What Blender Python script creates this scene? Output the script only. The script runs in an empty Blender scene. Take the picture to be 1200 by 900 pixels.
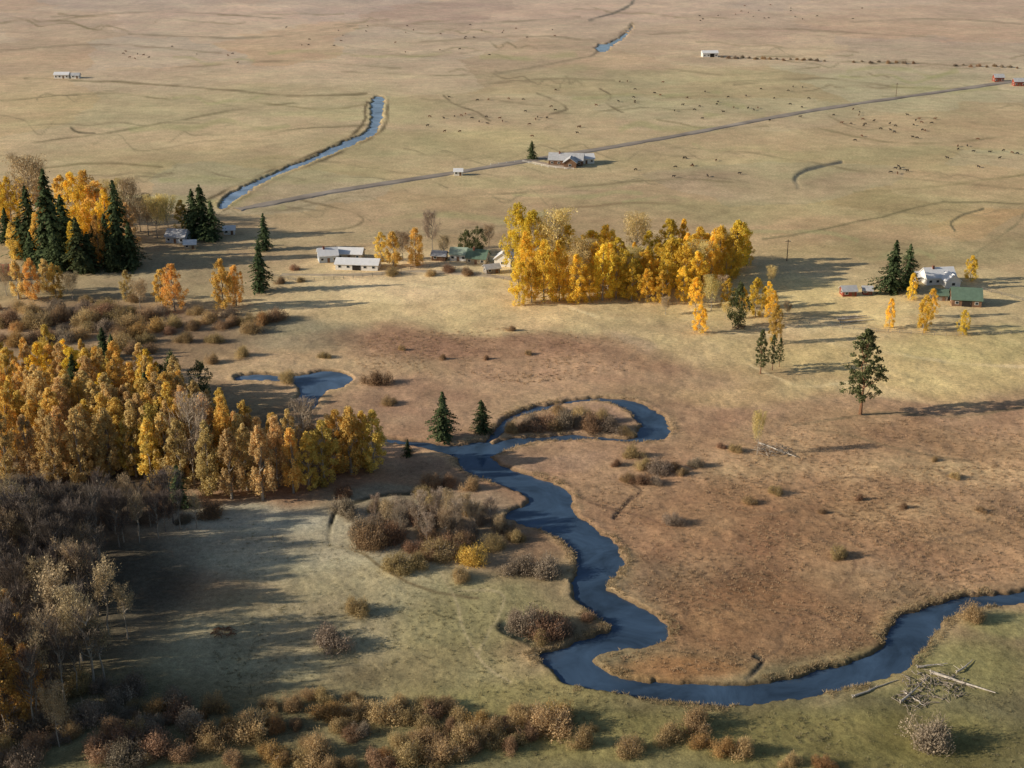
import bpy, bmesh, math, random
import numpy as np
from mathutils import Vector, Matrix, Quaternion
R = math.radians
random.seed(7)
rng = np.random.default_rng(7)
scene = bpy.context.scene
col = scene.collection
F = 1648.0; H = 167.0; PITCH = R(21)
cp, sp = math.cos(PITCH), math.sin(PITCH)
SUN_EL = R(20.0); SUN_AZ = R(9)

# ---------------------------------------------------------------- map helpers
def P(px, py):
    x = (px-600)/F; y = -(py-450)/F
    dz = -sp + y*cp
    t = -H/dz
    return x*t, (cp+y*sp)*t, t

_lat = rng.random((256, 256))
def vnoise(x, y):
    x = np.asarray(x, float); y = np.asarray(y, float)
    xi = np.floor(x).astype(np.int64); yi = np.floor(y).astype(np.int64)
    fx = x-xi; fy = y-yi
    fx = fx*fx*(3-2*fx); fy = fy*fy*(3-2*fy)
    a = _lat[xi & 255, yi & 255]; b = _lat[(xi+1) & 255, yi & 255]
    c = _lat[xi & 255, (yi+1) & 255]; d = _lat[(xi+1) & 255, (yi+1) & 255]
    return (a*(1-fx)+b*fx)*(1-fy)+(c*(1-fx)+d*fx)*fy
def fbm(x, y, o=4):
    s = 0; a = .5; t = 0
    for k in range(o):
        s = s+a*vnoise(x*2**k+17.3*k, y*2**k+5.1*k); t += a; a *= .5
    return s/t
def sstep(a, b, x):
    t = np.clip((x-a)/(b-a), 0, 1); return t*t*(3-2*t)
def lin(c):
    c = np.array(c, float)/255
    return np.where(c <= .04045, c/12.92, ((c+.055)/1.055)**2.4)

def smooth_closed(pts, n=4):
    pts = np.array(pts, float); N = len(pts); out = []
    for i in range(N):
        p0, p1, p2, p3 = pts[i-1], pts[i], pts[(i+1) % N], pts[(i+2) % N]
        for k in range(n):
            t = k/n
            out.append(.5*((2*p1)+(-p0+p2)*t+(2*p0-5*p1+4*p2-p3)*t*t+(-p0+3*p1-3*p2+p3)*t**3))
    return np.array(out)
def smooth_open(pts, n=5):
    pts = np.array(pts, float); N = len(pts); out = []
    for i in range(N-1):
        p0, p1, p2, p3 = pts[max(i-1, 0)], pts[i], pts[i+1], pts[min(i+2, N-1)]
        for k in range(n):
            t = k/n
            out.append(.5*((2*p1)+(-p0+p2)*t+(2*p0-5*p1+4*p2-p3)*t*t+(-p0+3*p1-3*p2+p3)*t**3))
    out.append(pts[-1]); return np.array(out)
def sdf(x, y, poly):
    d2 = np.full(x.shape, 1e18); ins = np.zeros(x.shape, bool)
    N = len(poly)
    for i in range(N):
        ax, ay = poly[i]; bx, by = poly[(i+1) % N]
        ex, ey = bx-ax, by-ay; L = ex*ex+ey*ey+1e-12
        t = np.clip(((x-ax)*ex+(y-ay)*ey)/L, 0, 1)
        d2 = np.minimum(d2, (x-ax-t*ex)**2+(y-ay-t*ey)**2)
        cond = (ay > y) != (by > y)
        if ay != by:
            ins ^= cond & (x < (bx-ax)*(y-ay)/(by-ay)+ax)
    d = np.sqrt(d2)
    return np.where(ins, -d, d)
def pldist(x, y, pts):
    d2 = np.full(x.shape, 1e18)
    for i in range(len(pts)-1):
        ax, ay = pts[i]; bx, by = pts[i+1]
        ex, ey = bx-ax, by-ay; L = ex*ex+ey*ey+1e-12
        t = np.clip(((x-ax)*ex+(y-ay)*ey)/L, 0, 1)
        d2 = np.minimum(d2, (x-ax-t*ex)**2+(y-ay-t*ey)**2)
    return np.sqrt(d2)

def world_poly(pp, n=4):
    pp = smooth_closed(pp, n)
    X, Y, _ = P(pp[:, 0], pp[:, 1])
    return np.stack([X, Y], 1)

RIVER = [(575,533),(600,549),(640,561),(664,575),(670,598),(698,620),(730,645),(728,668),(711,686),(738,704),(772,720),(784,738),
 (768,752),(735,759),(699,769),(714,786),(760,797),(830,800),(890,797),(950,786),(1000,776),(1030,757),(1050,727),(1090,708),(1140,697),
 (1200,692),(1290,680),(1290,696),(1200,704),(1150,711),(1112,724),(1093,744),(1080,765),(1040,790),(980,807),(900,822),(820,824),
 (740,815),(680,804),(650,790),(631,765),(658,757),(690,746),(716,734),(692,716),(669,690),(680,660),(660,636),(622,616),(592,602),
 (612,590),(618,580),(580,566),(545,551),(533,536),(540,523),(562,515),(580,522)]
LOOP = [(566,516),(580,500),(592,487),(620,477),(660,469),(700,464),(737,466),(766,477),(784,496),(785,509),(766,517),(725,517),
 (690,514),(640,517),(605,522),(580,534),(565,530),(585,514),(620,509.5),(690,508),(735,511),(746,504),(744,489),(722,473),(690,469),
 (655,475),(625,484),(603,491),(594,503),(580,515)]
INLET = [(552,523),(525,520),(495,517),(465,513),(440,512),(442,516),(470,519),(500,525),(522,531),(545,538)]
POND = [(352,438),(376,433),(400,436),(414,443),(400,452),(382,457),(372,472),(358,480),(346,470),(353,453),(338,447),(310,445),
 (280,445),(280,439),(310,437),(335,439)]
STREAM = [(252,238),(270,224),(292,213),(330,197),(370,181),(400,165),(423,155),(433,141),(431,126),(438,113),(451,114),(452,130),
 (446,150),(430,163),(395,178),(360,192),(320,209),(285,229),(264,245)]
STREAM2 = [(697,52),(711,50),(729,40),(741,27),(745,28),(737,40),(724,51),(710,61),(697,59)]
W_R = [world_poly(RIVER), world_poly(LOOP), world_poly(INLET)]
W_P = [world_poly(POND)]
W_S = [world_poly(STREAM, 3), world_poly(STREAM2, 3)]

def water_d(X, Y, polys, pad=14):
    d = np.full(X.shape, 99.0)
    for p in polys:
        m = (X > p[:, 0].min()-pad) & (X < p[:, 0].max()+pad) & (Y > p[:, 1].min()-pad) & (Y < p[:, 1].max()+pad)
        if m.any():
            d[m] = np.minimum(d[m], sdf(X[m], Y[m], p))
    return d
def jag(X, Y):
    return (fbm(X*.12, Y*.12, 3)-.5)*4.4+(fbm(X*.55, Y*.55, 3)-.5)*3.2
def river_d(X, Y):
    return np.minimum(np.minimum(water_d(X, Y, W_R[:1]), water_d(X, Y, W_R[1:2])+.7), water_d(X, Y, W_R[2:])+.2)+jag(X, Y)*.6
def relief(X, Y):
    X = np.asarray(X, float); Y = np.asarray(Y, float)
    near = 1-sstep(420, 700, Y)
    return (fbm(X/22, Y/22, 3)-.5)*1.0*(.35+.65*near)+(fbm(X/3.2+40, Y/3.2, 3)-.5)*.42*near

# ---------------------------------------------------------------- mesh helpers
def np_mesh(name, V, Q, smooth=False, attrs=None, colors=None):
    V = np.asarray(V, np.float32); Q = np.asarray(Q, np.int32)
    me = bpy.data.meshes.new(name)
    me.vertices.add(len(V)); me.vertices.foreach_set('co', V.ravel())
    me.loops.add(Q.size); me.loops.foreach_set('vertex_index', Q.ravel())
    me.polygons.add(len(Q))
    me.polygons.foreach_set('loop_start', np.arange(0, Q.size, 4, dtype=np.int32))
    me.polygons.foreach_set('loop_total', np.full(len(Q), 4, np.int32))
    me.polygons.foreach_set('use_smooth', np.full(len(Q), smooth, bool))
    me.update(calc_edges=True)
    if attrs is not None:
        a = me.attributes.new('shade', 'FLOAT', 'POINT'); a.data.foreach_set('value', np.asarray(attrs, np.float32))
    if colors is not None:
        a = me.attributes.new('Col', 'FLOAT_COLOR', 'POINT'); a.data.foreach_set('color', np.asarray(colors, np.float32).ravel())
    return me
def py_mesh(name, V, Fc):
    me = bpy.data.meshes.new(name); me.from_pydata([tuple(v) for v in V], [], Fc); me.update(); return me
def link(name, me, m=None, parent=None):
    if m is not None and me is not None:
        me.materials.clear(); me.materials.append(m)
    o = bpy.data.objects.new(name, me); col.objects.link(o)
    if parent: o.parent = parent
    return o
def tag(o, label=None, cat=None, group=None, kind=None):
    if label: o['label'] = label
    if cat: o['category'] = cat
    if group: o['group'] = group
    if kind: o['kind'] = kind
    return o
def empty(name, loc, rz=0):
    o = bpy.data.objects.new(name, None); o.empty_display_size = .3
    o.location = loc; o.rotation_euler = (0, 0, rz); col.objects.link(o); return o
class MB:
    def __init__(s): s.V = []; s.F = []
    def box(s, x0, x1, y0, y1, z0, z1):
        b = len(s.V)
        s.V += [(x0,y0,z0),(x1,y0,z0),(x1,y1,z0),(x0,y1,z0),(x0,y0,z1),(x1,y0,z1),(x1,y1,z1),(x0,y1,z1)]
        s.F += [[b+i for i in f] for f in ((0,3,2,1),(4,5,6,7),(0,1,5,4),(1,2,6,5),(2,3,7,6),(3,0,4,7))]
    def tube(s, pts, rad, n=6, cap=True):
        b = len(s.V); pts = [Vector(p) for p in pts]
        for i, p in enumerate(pts):
            d = (pts[min(i+1, len(pts)-1)]-pts[max(i-1, 0)]).normalized()
            u = d.orthogonal().normalized() if abs(d.z) < .99 else Vector((1, 0, 0))
            if abs(d.z) < .99:
                u = d.cross(Vector((0, 0, 1))).normalized()
            v = d.cross(u).normalized()
            for k in range(n):
                a = 2*math.pi*k/n
                s.V.append(tuple(p+(u*math.cos(a)+v*math.sin(a))*rad[i]))
        for i in range(len(pts)-1):
            for k in range(n):
                a = b+i*n+k; c = b+i*n+(k+1) % n
                s.F.append([a, c, c+n, a+n])
        if cap:
            s.F.append([b+k for k in range(n)][::-1]); e = b+(len(pts)-1)*n
            s.F.append([e+k for k in range(n)])
    def mesh(s, name): return py_mesh(name, s.V, s.F)
    def build(s, name, m, parent=None): return link(name, s.mesh(name), m, parent)

# ---------------------------------------------------------------- materials
def newmat(name):
    m = bpy.data.materials.new(name); m.use_nodes = True
    nt = m.node_tree; nt.nodes.clear()
    return m, nt, nt.nodes.new, nt.links.new
def mat(name, c, rough=.8, scale=2.0, amt=.25, spec=.2, metal=0):
    m, nt, N, L = newmat(name)
    o = N('ShaderNodeOutputMaterial'); b = N('ShaderNodeBsdfPrincipled')
    tc = N('ShaderNodeTexCoord'); no = N('ShaderNodeTexNoise'); no.inputs['Scale'].default_value = scale; no.inputs['Detail'].default_value = 5
    mr = N('ShaderNodeMapRange'); mr.inputs['From Min'].default_value = .3; mr.inputs['From Max'].default_value = .7
    mr.inputs['To Min'].default_value = 1-amt; mr.inputs['To Max'].default_value = 1+amt
    mx = N('ShaderNodeVectorMath'); mx.operation = 'SCALE'; mx.inputs[0].default_value = c
    L(tc.outputs['Object'], no.inputs['Vector']); L(no.outputs['Fac'], mr.inputs['Value']); L(mr.outputs[0], mx.inputs['Scale'])
    L(mx.outputs[0], b.inputs['Base Color']); b.inputs['Roughness'].default_value = rough; b.inputs['Metallic'].default_value = metal
    b.inputs['Specular IOR Level'].default_value = spec
    L(b.outputs[0], o.inputs[0]); return m
def leafmat(name, c, trans=.35, hue=.012, val=.22):
    m, nt, N, L = newmat(name)
    o = N('ShaderNodeOutputMaterial'); at = N('ShaderNodeAttribute'); at.attribute_name = 'shade'
    oi = N('ShaderNodeObjectInfo'); hs = N('ShaderNodeHueSaturation'); hs.inputs['Color'].default_value = (*c, 1)
    m1 = N('ShaderNodeMapRange'); m1.inputs['To Min'].default_value = .5-hue; m1.inputs['To Max'].default_value = .5+hue
    m2 = N('ShaderNodeMath'); m2.operation = 'MULTIPLY'; m2.inputs[1].default_value = 7.31
    m3 = N('ShaderNodeMath'); m3.operation = 'FRACT'
    m4 = N('ShaderNodeMapRange'); m4.inputs['To Min'].default_value = 1-val; m4.inputs['To Max'].default_value = 1+val
    L(oi.outputs['Random'], m1.inputs['Value']); L(m1.outputs[0], hs.inputs['Hue'])
    L(oi.outputs['Random'], m2.inputs[0]); L(m2.outputs[0], m3.inputs[0]); L(m3.outputs[0], m4.inputs['Value']); L(m4.outputs[0], hs.inputs['Value'])
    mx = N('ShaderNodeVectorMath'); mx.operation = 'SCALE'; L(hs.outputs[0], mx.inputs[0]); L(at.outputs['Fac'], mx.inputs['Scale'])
    d = N('ShaderNodeBsdfDiffuse'); t = N('ShaderNodeBsdfTranslucent'); ms = N('ShaderNodeMixShader'); ms.inputs[0].default_value = trans
    L(mx.outputs[0], d.inputs[0]); L(mx.outputs[0], t.inputs[0]); L(d.outputs[0], ms.inputs[1]); L(t.outputs[0], ms.inputs[2])
    L(ms.outputs[0], o.inputs[0]); return m

M = {}
M['gold'] = leafmat('leaf_gold', (.88,.65,.11), .4, .011, .22)
M['amber'] = leafmat('leaf_amber', (.72,.54,.255), .38, .012, .18)
M['ambergold'] = leafmat('leaf_amber_gold', (.80,.59,.18), .4, .012, .18)
M['orange'] = leafmat('leaf_orange', (.74,.48,.15), .38)
M['tanleaf'] = leafmat('leaf_tan', (.48,.38,.245), .3)
M['pale'] = leafmat('leaf_pale', (.72,.60,.28), .35)
M['spruce'] = leafmat('needle_spruce', (.088,.116,.055), .24, .02, .25)
M['pine'] = leafmat('needle_pine', (.12,.138,.064), .28)
M['greygreen'] = leafmat('leaf_greygreen', (.13,.145,.065), .25)
M['twig_grey'] = leafmat('twig_grey', (.20,.165,.14), .15, .012, .22)
M['twig_pink'] = leafmat('twig_pinkish', (.45,.365,.285), .2, .012, .2)
M['sh_tan'] = leafmat('shrub_tan', (.50,.375,.20), .35)
M['sh_grey'] = leafmat('shrub_grey', (.35,.285,.215), .25)
M['sh_rust'] = leafmat('shrub_rust', (.40,.265,.165), .3)
M['sh_gold'] = leafmat('shrub_gold', (.66,.44,.12), .35)
M['sh_orange'] = leafmat('shrub_orange', (.53,.345,.155), .35)
M['bark'] = mat('bark_brown', (.12,.085,.06), .9, 3, .3)
M['bark_pale'] = mat('bark_pale', (.36,.32,.27), .9, 3, .3)
M['bark_pine'] = mat('bark_pine', (.22,.12,.07), .9, 2, .35)
M['bark_grey'] = mat('bark_grey', (.24,.21,.185), .9, 3, .3)
M['white'] = mat('white_paint', (.82,.81,.78), .6, 1.5, .06)
M['whiteroof'] = mat('white_metal_roof', (.82,.83,.85), .45, .8, .06)
M['greyroof'] = mat('grey_roof', (.50,.51,.53), .6, .8, .15)
M['greenroof'] = mat('green_metal_roof', (.135,.205,.155), .6, .8, .15)
M['palegreen'] = mat('pale_green_roof', (.38,.47,.38), .5, .8, .12)
M['redroof'] = mat('red_roof', (.42,.10,.06), .6, .8, .15)
M['redwall'] = mat('red_wall', (.28,.075,.05), .7, 1, .2)
M['brownwall'] = mat('brown_wall', (.21,.125,.08), .8, 1, .2)
M['tanwall'] = mat('tan_wall', (.46,.39,.28), .8, 1, .15)
M['bluewall'] = mat('blue_wall', (.44,.50,.57), .7, 1, .1)
M['greywood'] = mat('grey_wood', (.27,.24,.21), .9, 1.5, .3)
M['glass'] = mat('window_glass', (.03,.04,.05), .1, 1, .1, .5)
M['dark'] = mat('dark_opening', (.035,.03,.028), .9, 1, .2)
M['brick'] = mat('chimney_brick', (.25,.11,.08), .9, 5, .3)
M['log'] = mat('weathered_log', (.52,.47,.41), .9, 2, .3)
M['stick'] = mat('dead_branch', (.31,.265,.22), .9, 2, .35)
M['cow'] = mat('cow_hide_black', (.03,.025,.022), .8, 2, .4)
M['cowred'] = mat('cow_hide_red', (.12,.055,.03), .8, 2, .3)

# ground
def ground_mat():
    m, nt, N, L = newmat('grassland')
    o = N('ShaderNodeOutputMaterial'); b = N('ShaderNodeBsdfPrincipled'); b.inputs['Roughness'].default_value = .95; b.inputs['Specular IOR Level'].default_value = .05
    g = N('ShaderNodeNewGeometry'); at = N('ShaderNodeAttribute'); at.attribute_name = 'Col'
    def noise(sc, det, ro=.55):
        n = N('ShaderNodeTexNoise'); n.inputs['Scale'].default_value = sc; n.inputs['Detail'].default_value = det; n.inputs['Roughness'].default_value = ro
        L(g.outputs['Position'], n.inputs['Vector']); return n.outputs['Fac']
    def rng_(s, a, b_, lo=.3, hi=.7):
        r = N('ShaderNodeMapRange'); r.inputs['From Min'].default_value = lo; r.inputs['From Max'].default_value = hi
        r.inputs['To Min'].default_value = a; r.inputs['To Max'].default_value = b_; L(s, r.inputs['Value']); return r.outputs[0]
    def mul(a, c):
        q = N('ShaderNodeMath'); q.operation = 'MULTIPLY'; L(a, q.inputs[0]); L(c, q.inputs[1]); return q.outputs[0]
    n1 = noise(.018, 5); n2 = noise(.13, 6, .65); n3 = noise(.75, 6, .7); n4 = noise(3.0, 3, .7)
    f23 = mul(rng_(n2, .84, 1.16), rng_(n3, .74, 1.26))
    f = mul(mul(rng_(n1, .93, 1.07), f23), rng_(n4, .83, 1.17))
    tus = N('ShaderNodeMapRange'); tus.inputs['From Min'].default_value = .50; tus.inputs['From Max'].default_value = .66
    L(noise(.42, 4, .7), tus.inputs['Value'])
    ta = N('ShaderNodeMath'); ta.operation = 'MULTIPLY'; L(tus.outputs[0], ta.inputs[0]); L(at.outputs['Alpha'], ta.inputs[1])
    dk = N('ShaderNodeMath'); dk.operation = 'MULTIPLY_ADD'; dk.inputs[1].default_value = -.34; dk.inputs[2].default_value = 1.04; L(ta.outputs[0], dk.inputs[0])
    f = mul(f, dk.outputs[0])
    mixc = N('ShaderNodeMix'); mixc.data_type = 'RGBA'; mixc.blend_type = 'MULTIPLY'
    rp = N('ShaderNodeValToRGB'); rp.color_ramp.elements[0].position = .33; rp.color_ramp.elements[0].color = (.96,1.0,.93,1)
    rp.color_ramp.elements[1].position = .67; rp.color_ramp.elements[1].color = (1.04,.995,.96,1)
    L(noise(.035, 7, .7), rp.inputs[0]); mixc.inputs[0].default_value = 1
    L(at.outputs['Color'], mixc.inputs[6]); L(rp.outputs[0], mixc.inputs[7])
    sc = N('ShaderNodeVectorMath'); sc.operation = 'SCALE'; L(mixc.outputs[2], sc.inputs[0]); L(f, sc.inputs['Scale'])
    L(sc.outputs[0], b.inputs['Base Color'])
    bp = N('ShaderNodeBump'); bp.inputs['Strength'].default_value = .5; bp.inputs['Distance'].default_value = .36
    L(noise(.9, 6, .7), bp.inputs['Height']); L(bp.outputs[0], b.inputs['Normal'])
    L(b.outputs[0], o.inputs[0]); return m
def water_mat(name, base):
    m, nt, N, L = newmat(name)
    o = N('ShaderNodeOutputMaterial'); b = N('ShaderNodeBsdfPrincipled')
    g = N('ShaderNodeNewGeometry'); n = N('ShaderNodeTexNoise'); n.inputs['Scale'].default_value = .06; n.inputs['Detail'].default_value = 6; n.inputs['Roughness'].default_value = .65
    n.inputs['Distortion'].default_value = .8
    L(g.outputs['Position'], n.inputs['Vector'])
    rp = N('ShaderNodeValToRGB'); rp.color_ramp.elements[0].position = .35; rp.color_ramp.elements[1].position = .65
    rp.color_ramp.elements[0].color = (*[c*.55 for c in base], 1); rp.color_ramp.elements[1].color = (*[c*1.4 for c in base], 1)
    L(n.outputs['Fac'], rp.inputs[0]); L(rp.outputs[0], b.inputs['Base Color'])
    b.inputs['Roughness'].default_value = .06; b.inputs['IOR'].default_value = 1.33
    n2 = N('ShaderNodeTexNoise'); n2.inputs['Scale'].default_value = .8; n2.inputs['Detail'].default_value = 3; L(g.outputs['Position'], n2.inputs['Vector'])
    bp = N('ShaderNodeBump'); bp.inputs['Strength'].default_value = .15; bp.inputs['Distance'].default_value = .06
    L(n2.outputs['Fac'], bp.inputs['Height']); L(bp.outputs[0], b.inputs['Normal']); L(b.outputs[0], o.inputs[0]); return m

# ---------------------------------------------------------------- ground sheet
ys = np.concatenate([-182+np.array([3,6,10,16,25,36,50,66,84,104,124,140]), np.arange(-30, 935, 1.3), np.geomspace(940, 1900, 28)])
left = -70-np.geomspace(6, 1800, 30)[::-1]; right = 1270+np.geomspace(6, 1800, 30)
xs = np.concatenate([left, np.arange(-70, 1270, 2.1), right])
PX, PY = np.meshgrid(xs, ys)
nr, nc = PX.shape
GX, GY, GT = P(PX, PY)
jg = jag(GX, GY)
d_r = river_d(GX, GY); d_p = water_d(GX, GY, W_P)+jg*.6
d_s = np.minimum(water_d(GX, GY, W_S[:1], 25)+1.9, water_d(GX, GY, W_S[1:], 25)+2.4)+jg*1.0
D = np.minimum(np.minimum(d_r, d_p), d_s)
Z = relief(GX, GY)
KL = np.array([.592, .563, .485])
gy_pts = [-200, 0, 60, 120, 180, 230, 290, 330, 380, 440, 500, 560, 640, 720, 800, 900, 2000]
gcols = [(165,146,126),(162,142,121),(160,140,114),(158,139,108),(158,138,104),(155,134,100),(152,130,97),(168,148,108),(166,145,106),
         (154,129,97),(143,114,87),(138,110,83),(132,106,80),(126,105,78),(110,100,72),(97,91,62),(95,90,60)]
gcols = np.array(gcols, float)  # far colours paler and greyer: distance haze put into the ground colour
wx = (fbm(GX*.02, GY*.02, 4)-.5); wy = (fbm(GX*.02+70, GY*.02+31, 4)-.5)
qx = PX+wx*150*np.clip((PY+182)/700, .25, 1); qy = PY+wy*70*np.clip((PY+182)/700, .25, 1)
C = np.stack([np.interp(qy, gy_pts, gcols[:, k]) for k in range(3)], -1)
A = sstep(440, 520, qy)*.7
A = np.maximum(A, .8*(1-sstep(.6, 1.1, np.sqrt(((qx-570)/240)**2+((qy-408)/32)**2))))
BL = [ # cx, cy, rx, ry, colour, strength
 (900,110,420,32,(149,138,104),.65),(250,120,260,22,(154,139,103),.6),(150,70,300,18,(161,138,112),.7),(600,60,280,16,(161,140,113),.6),
 (520,170,200,22,(151,138,99),.65),(300,200,260,16,(147,133,94),.65),(900,190,330,20,(154,139,101),.7),(950,240,300,22,(142,130,94),.7),
 (1120,290,160,18,(132,122,87),.6),(760,225,160,12,(159,136,105),.7),(150,180,180,14,(154,136,100),.6),(560,250,220,12,(151,128,97),.7),
 (1050,40,300,14,(162,139,116),.7),(500,15,400,12,(163,140,120),.7),(1000,300,180,14,(143,125,89),.6),(420,275,160,10,(145,127,95),.6),
 (760,90,200,10,(147,139,106),.5),(420,130,140,10,(146,137,99),.5),(1080,180,180,10,(146,136,99),.5),(620,215,160,8,(145,134,96),.5),(120,140,140,10,(148,137,101),.45),
 (470,325,140,26,(190,167,126),.9),(380,345,120,20,(186,162,120),.8),(600,366,150,14,(182,157,114),.8),(940,350,180,30,(182,160,111),.9),
 (330,395,130,24,(130,120,93),.9),(250,380,80,16,(132,121,94),.7),(560,408,220,30,(140,109,84),.97),(700,428,130,24,(146,115,88),.85),
 (830,410,120,30,(174,152,109),.85),(1050,430,240,46,(178,156,108),.95),(1160,395,120,24,(166,148,101),.8),(890,470,140,18,(168,143,102),.8),
 (500,470,120,26,(143,115,90),.85),(640,445,150,20,(149,120,92),.85),
 (1000,540,260,52,(148,119,88),.9),(720,560,90,50,(146,116,87),.8),(900,620,240,60,(140,109,79),.9),(1120,640,150,50,(141,111,82),.9),
 (860,720,150,60,(129,98,69),.95),(800,780,110,20,(135,100,66),.9),(960,740,110,40,(132,103,74),.9),(1080,560,170,22,(160,135,99),.65),
 (1050,610,120,12,(158,131,96),.45),(880,560,100,12,(157,129,95),.45),(820,650,70,12,(150,120,88),.45),(980,690,90,12,(146,116,84),.45),(1100,680,90,10,(152,124,90),.45),
 (660,535,70,18,(140,113,89),.8),(690,492,60,16,(137,110,89),.8),
 (320,650,230,60,(152,142,114),.95),(260,610,150,26,(155,147,123),.95),(440,720,180,60,(141,130,98),.95),(550,740,110,60,(130,120,84),.95),
 (300,760,170,50,(138,127,97),.9),(500,640,110,44,(136,119,93),.8),(560,600,80,26,(134,116,92),.7),(640,800,160,30,(121,111,72),.9),
 (430,590,100,22,(131,123,98),.8),(100,700,120,120,(70,64,52),.85),(40,570,170,60,(66,59,48),.9),(180,510,260,60,(100,85,63),.8),(120,400,220,60,(122,100,76),.8),  # darkest patches: undergrowth, with the wood's shade put into the colour
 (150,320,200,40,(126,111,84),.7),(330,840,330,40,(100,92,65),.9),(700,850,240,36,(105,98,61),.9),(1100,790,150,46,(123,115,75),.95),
 (1000,870,260,40,(108,99,60),.95),(1180,730,70,26,(130,122,80),.9),(640,690,60,40,(123,109,82),.7),(640,745,40,14,(106,90,67),.7),
 (950,385,120,9,(194,172,127),.6),(470,350,130,8,(194,171,128),.5),(1000,470,120,9,(185,163,117),.6),(740,400,26,24,(155,133,107),.5)]
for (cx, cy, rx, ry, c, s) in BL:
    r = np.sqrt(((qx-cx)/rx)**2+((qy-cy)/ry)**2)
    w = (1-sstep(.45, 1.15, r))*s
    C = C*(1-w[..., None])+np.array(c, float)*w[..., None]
A = np.where((qx > 640) & (qy > 470) & (qy < 830) | (qy < 470), A, A*.35)
# separate fields on the plain, each with a slightly different grass
rf_ = np.random.default_rng(5)
far = (PY > -31) & (PY < 330)
sx = rf_.uniform(-80, 1290, 64); sy = -40+350*rf_.random(64)**1.4
so_ = rf_.normal(size=(64, 1))*np.array([[2.6, 2.8, 2.6]])+rf_.normal(size=(64, 1))*np.array([[1.8, 0, -1.6]])
so_ = np.clip(so_, -5, 5)
best = np.full(far.sum(), 1e9); off = np.zeros((far.sum(), 3))
ax_ = qx[far]; ay_ = PY[far]+wy[far]*18
for i in range(64):
    dd = (ax_-sx[i])**2+((ay_-sy[i])*5)**2
    m = dd < best; best[m] = dd[m]; off[m] = so_[i]
C[far] = C[far]+off*(1-sstep(250, 320, PY[far]))[:, None]
na = fbm(GX/85+3, GY/85, 5)-.5; nb_ = fbm(GX/28+50, GY/28, 4)-.5; nc_ = fbm(GX/9+11, GY/9+7, 3)-.5
C = C+na[..., None]*np.array((20,16,9))+nb_[..., None]*np.array((28,27,20))+nc_[..., None]*np.array((26,24,18))*(1-sstep(500, 900, GY))[..., None]
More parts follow.
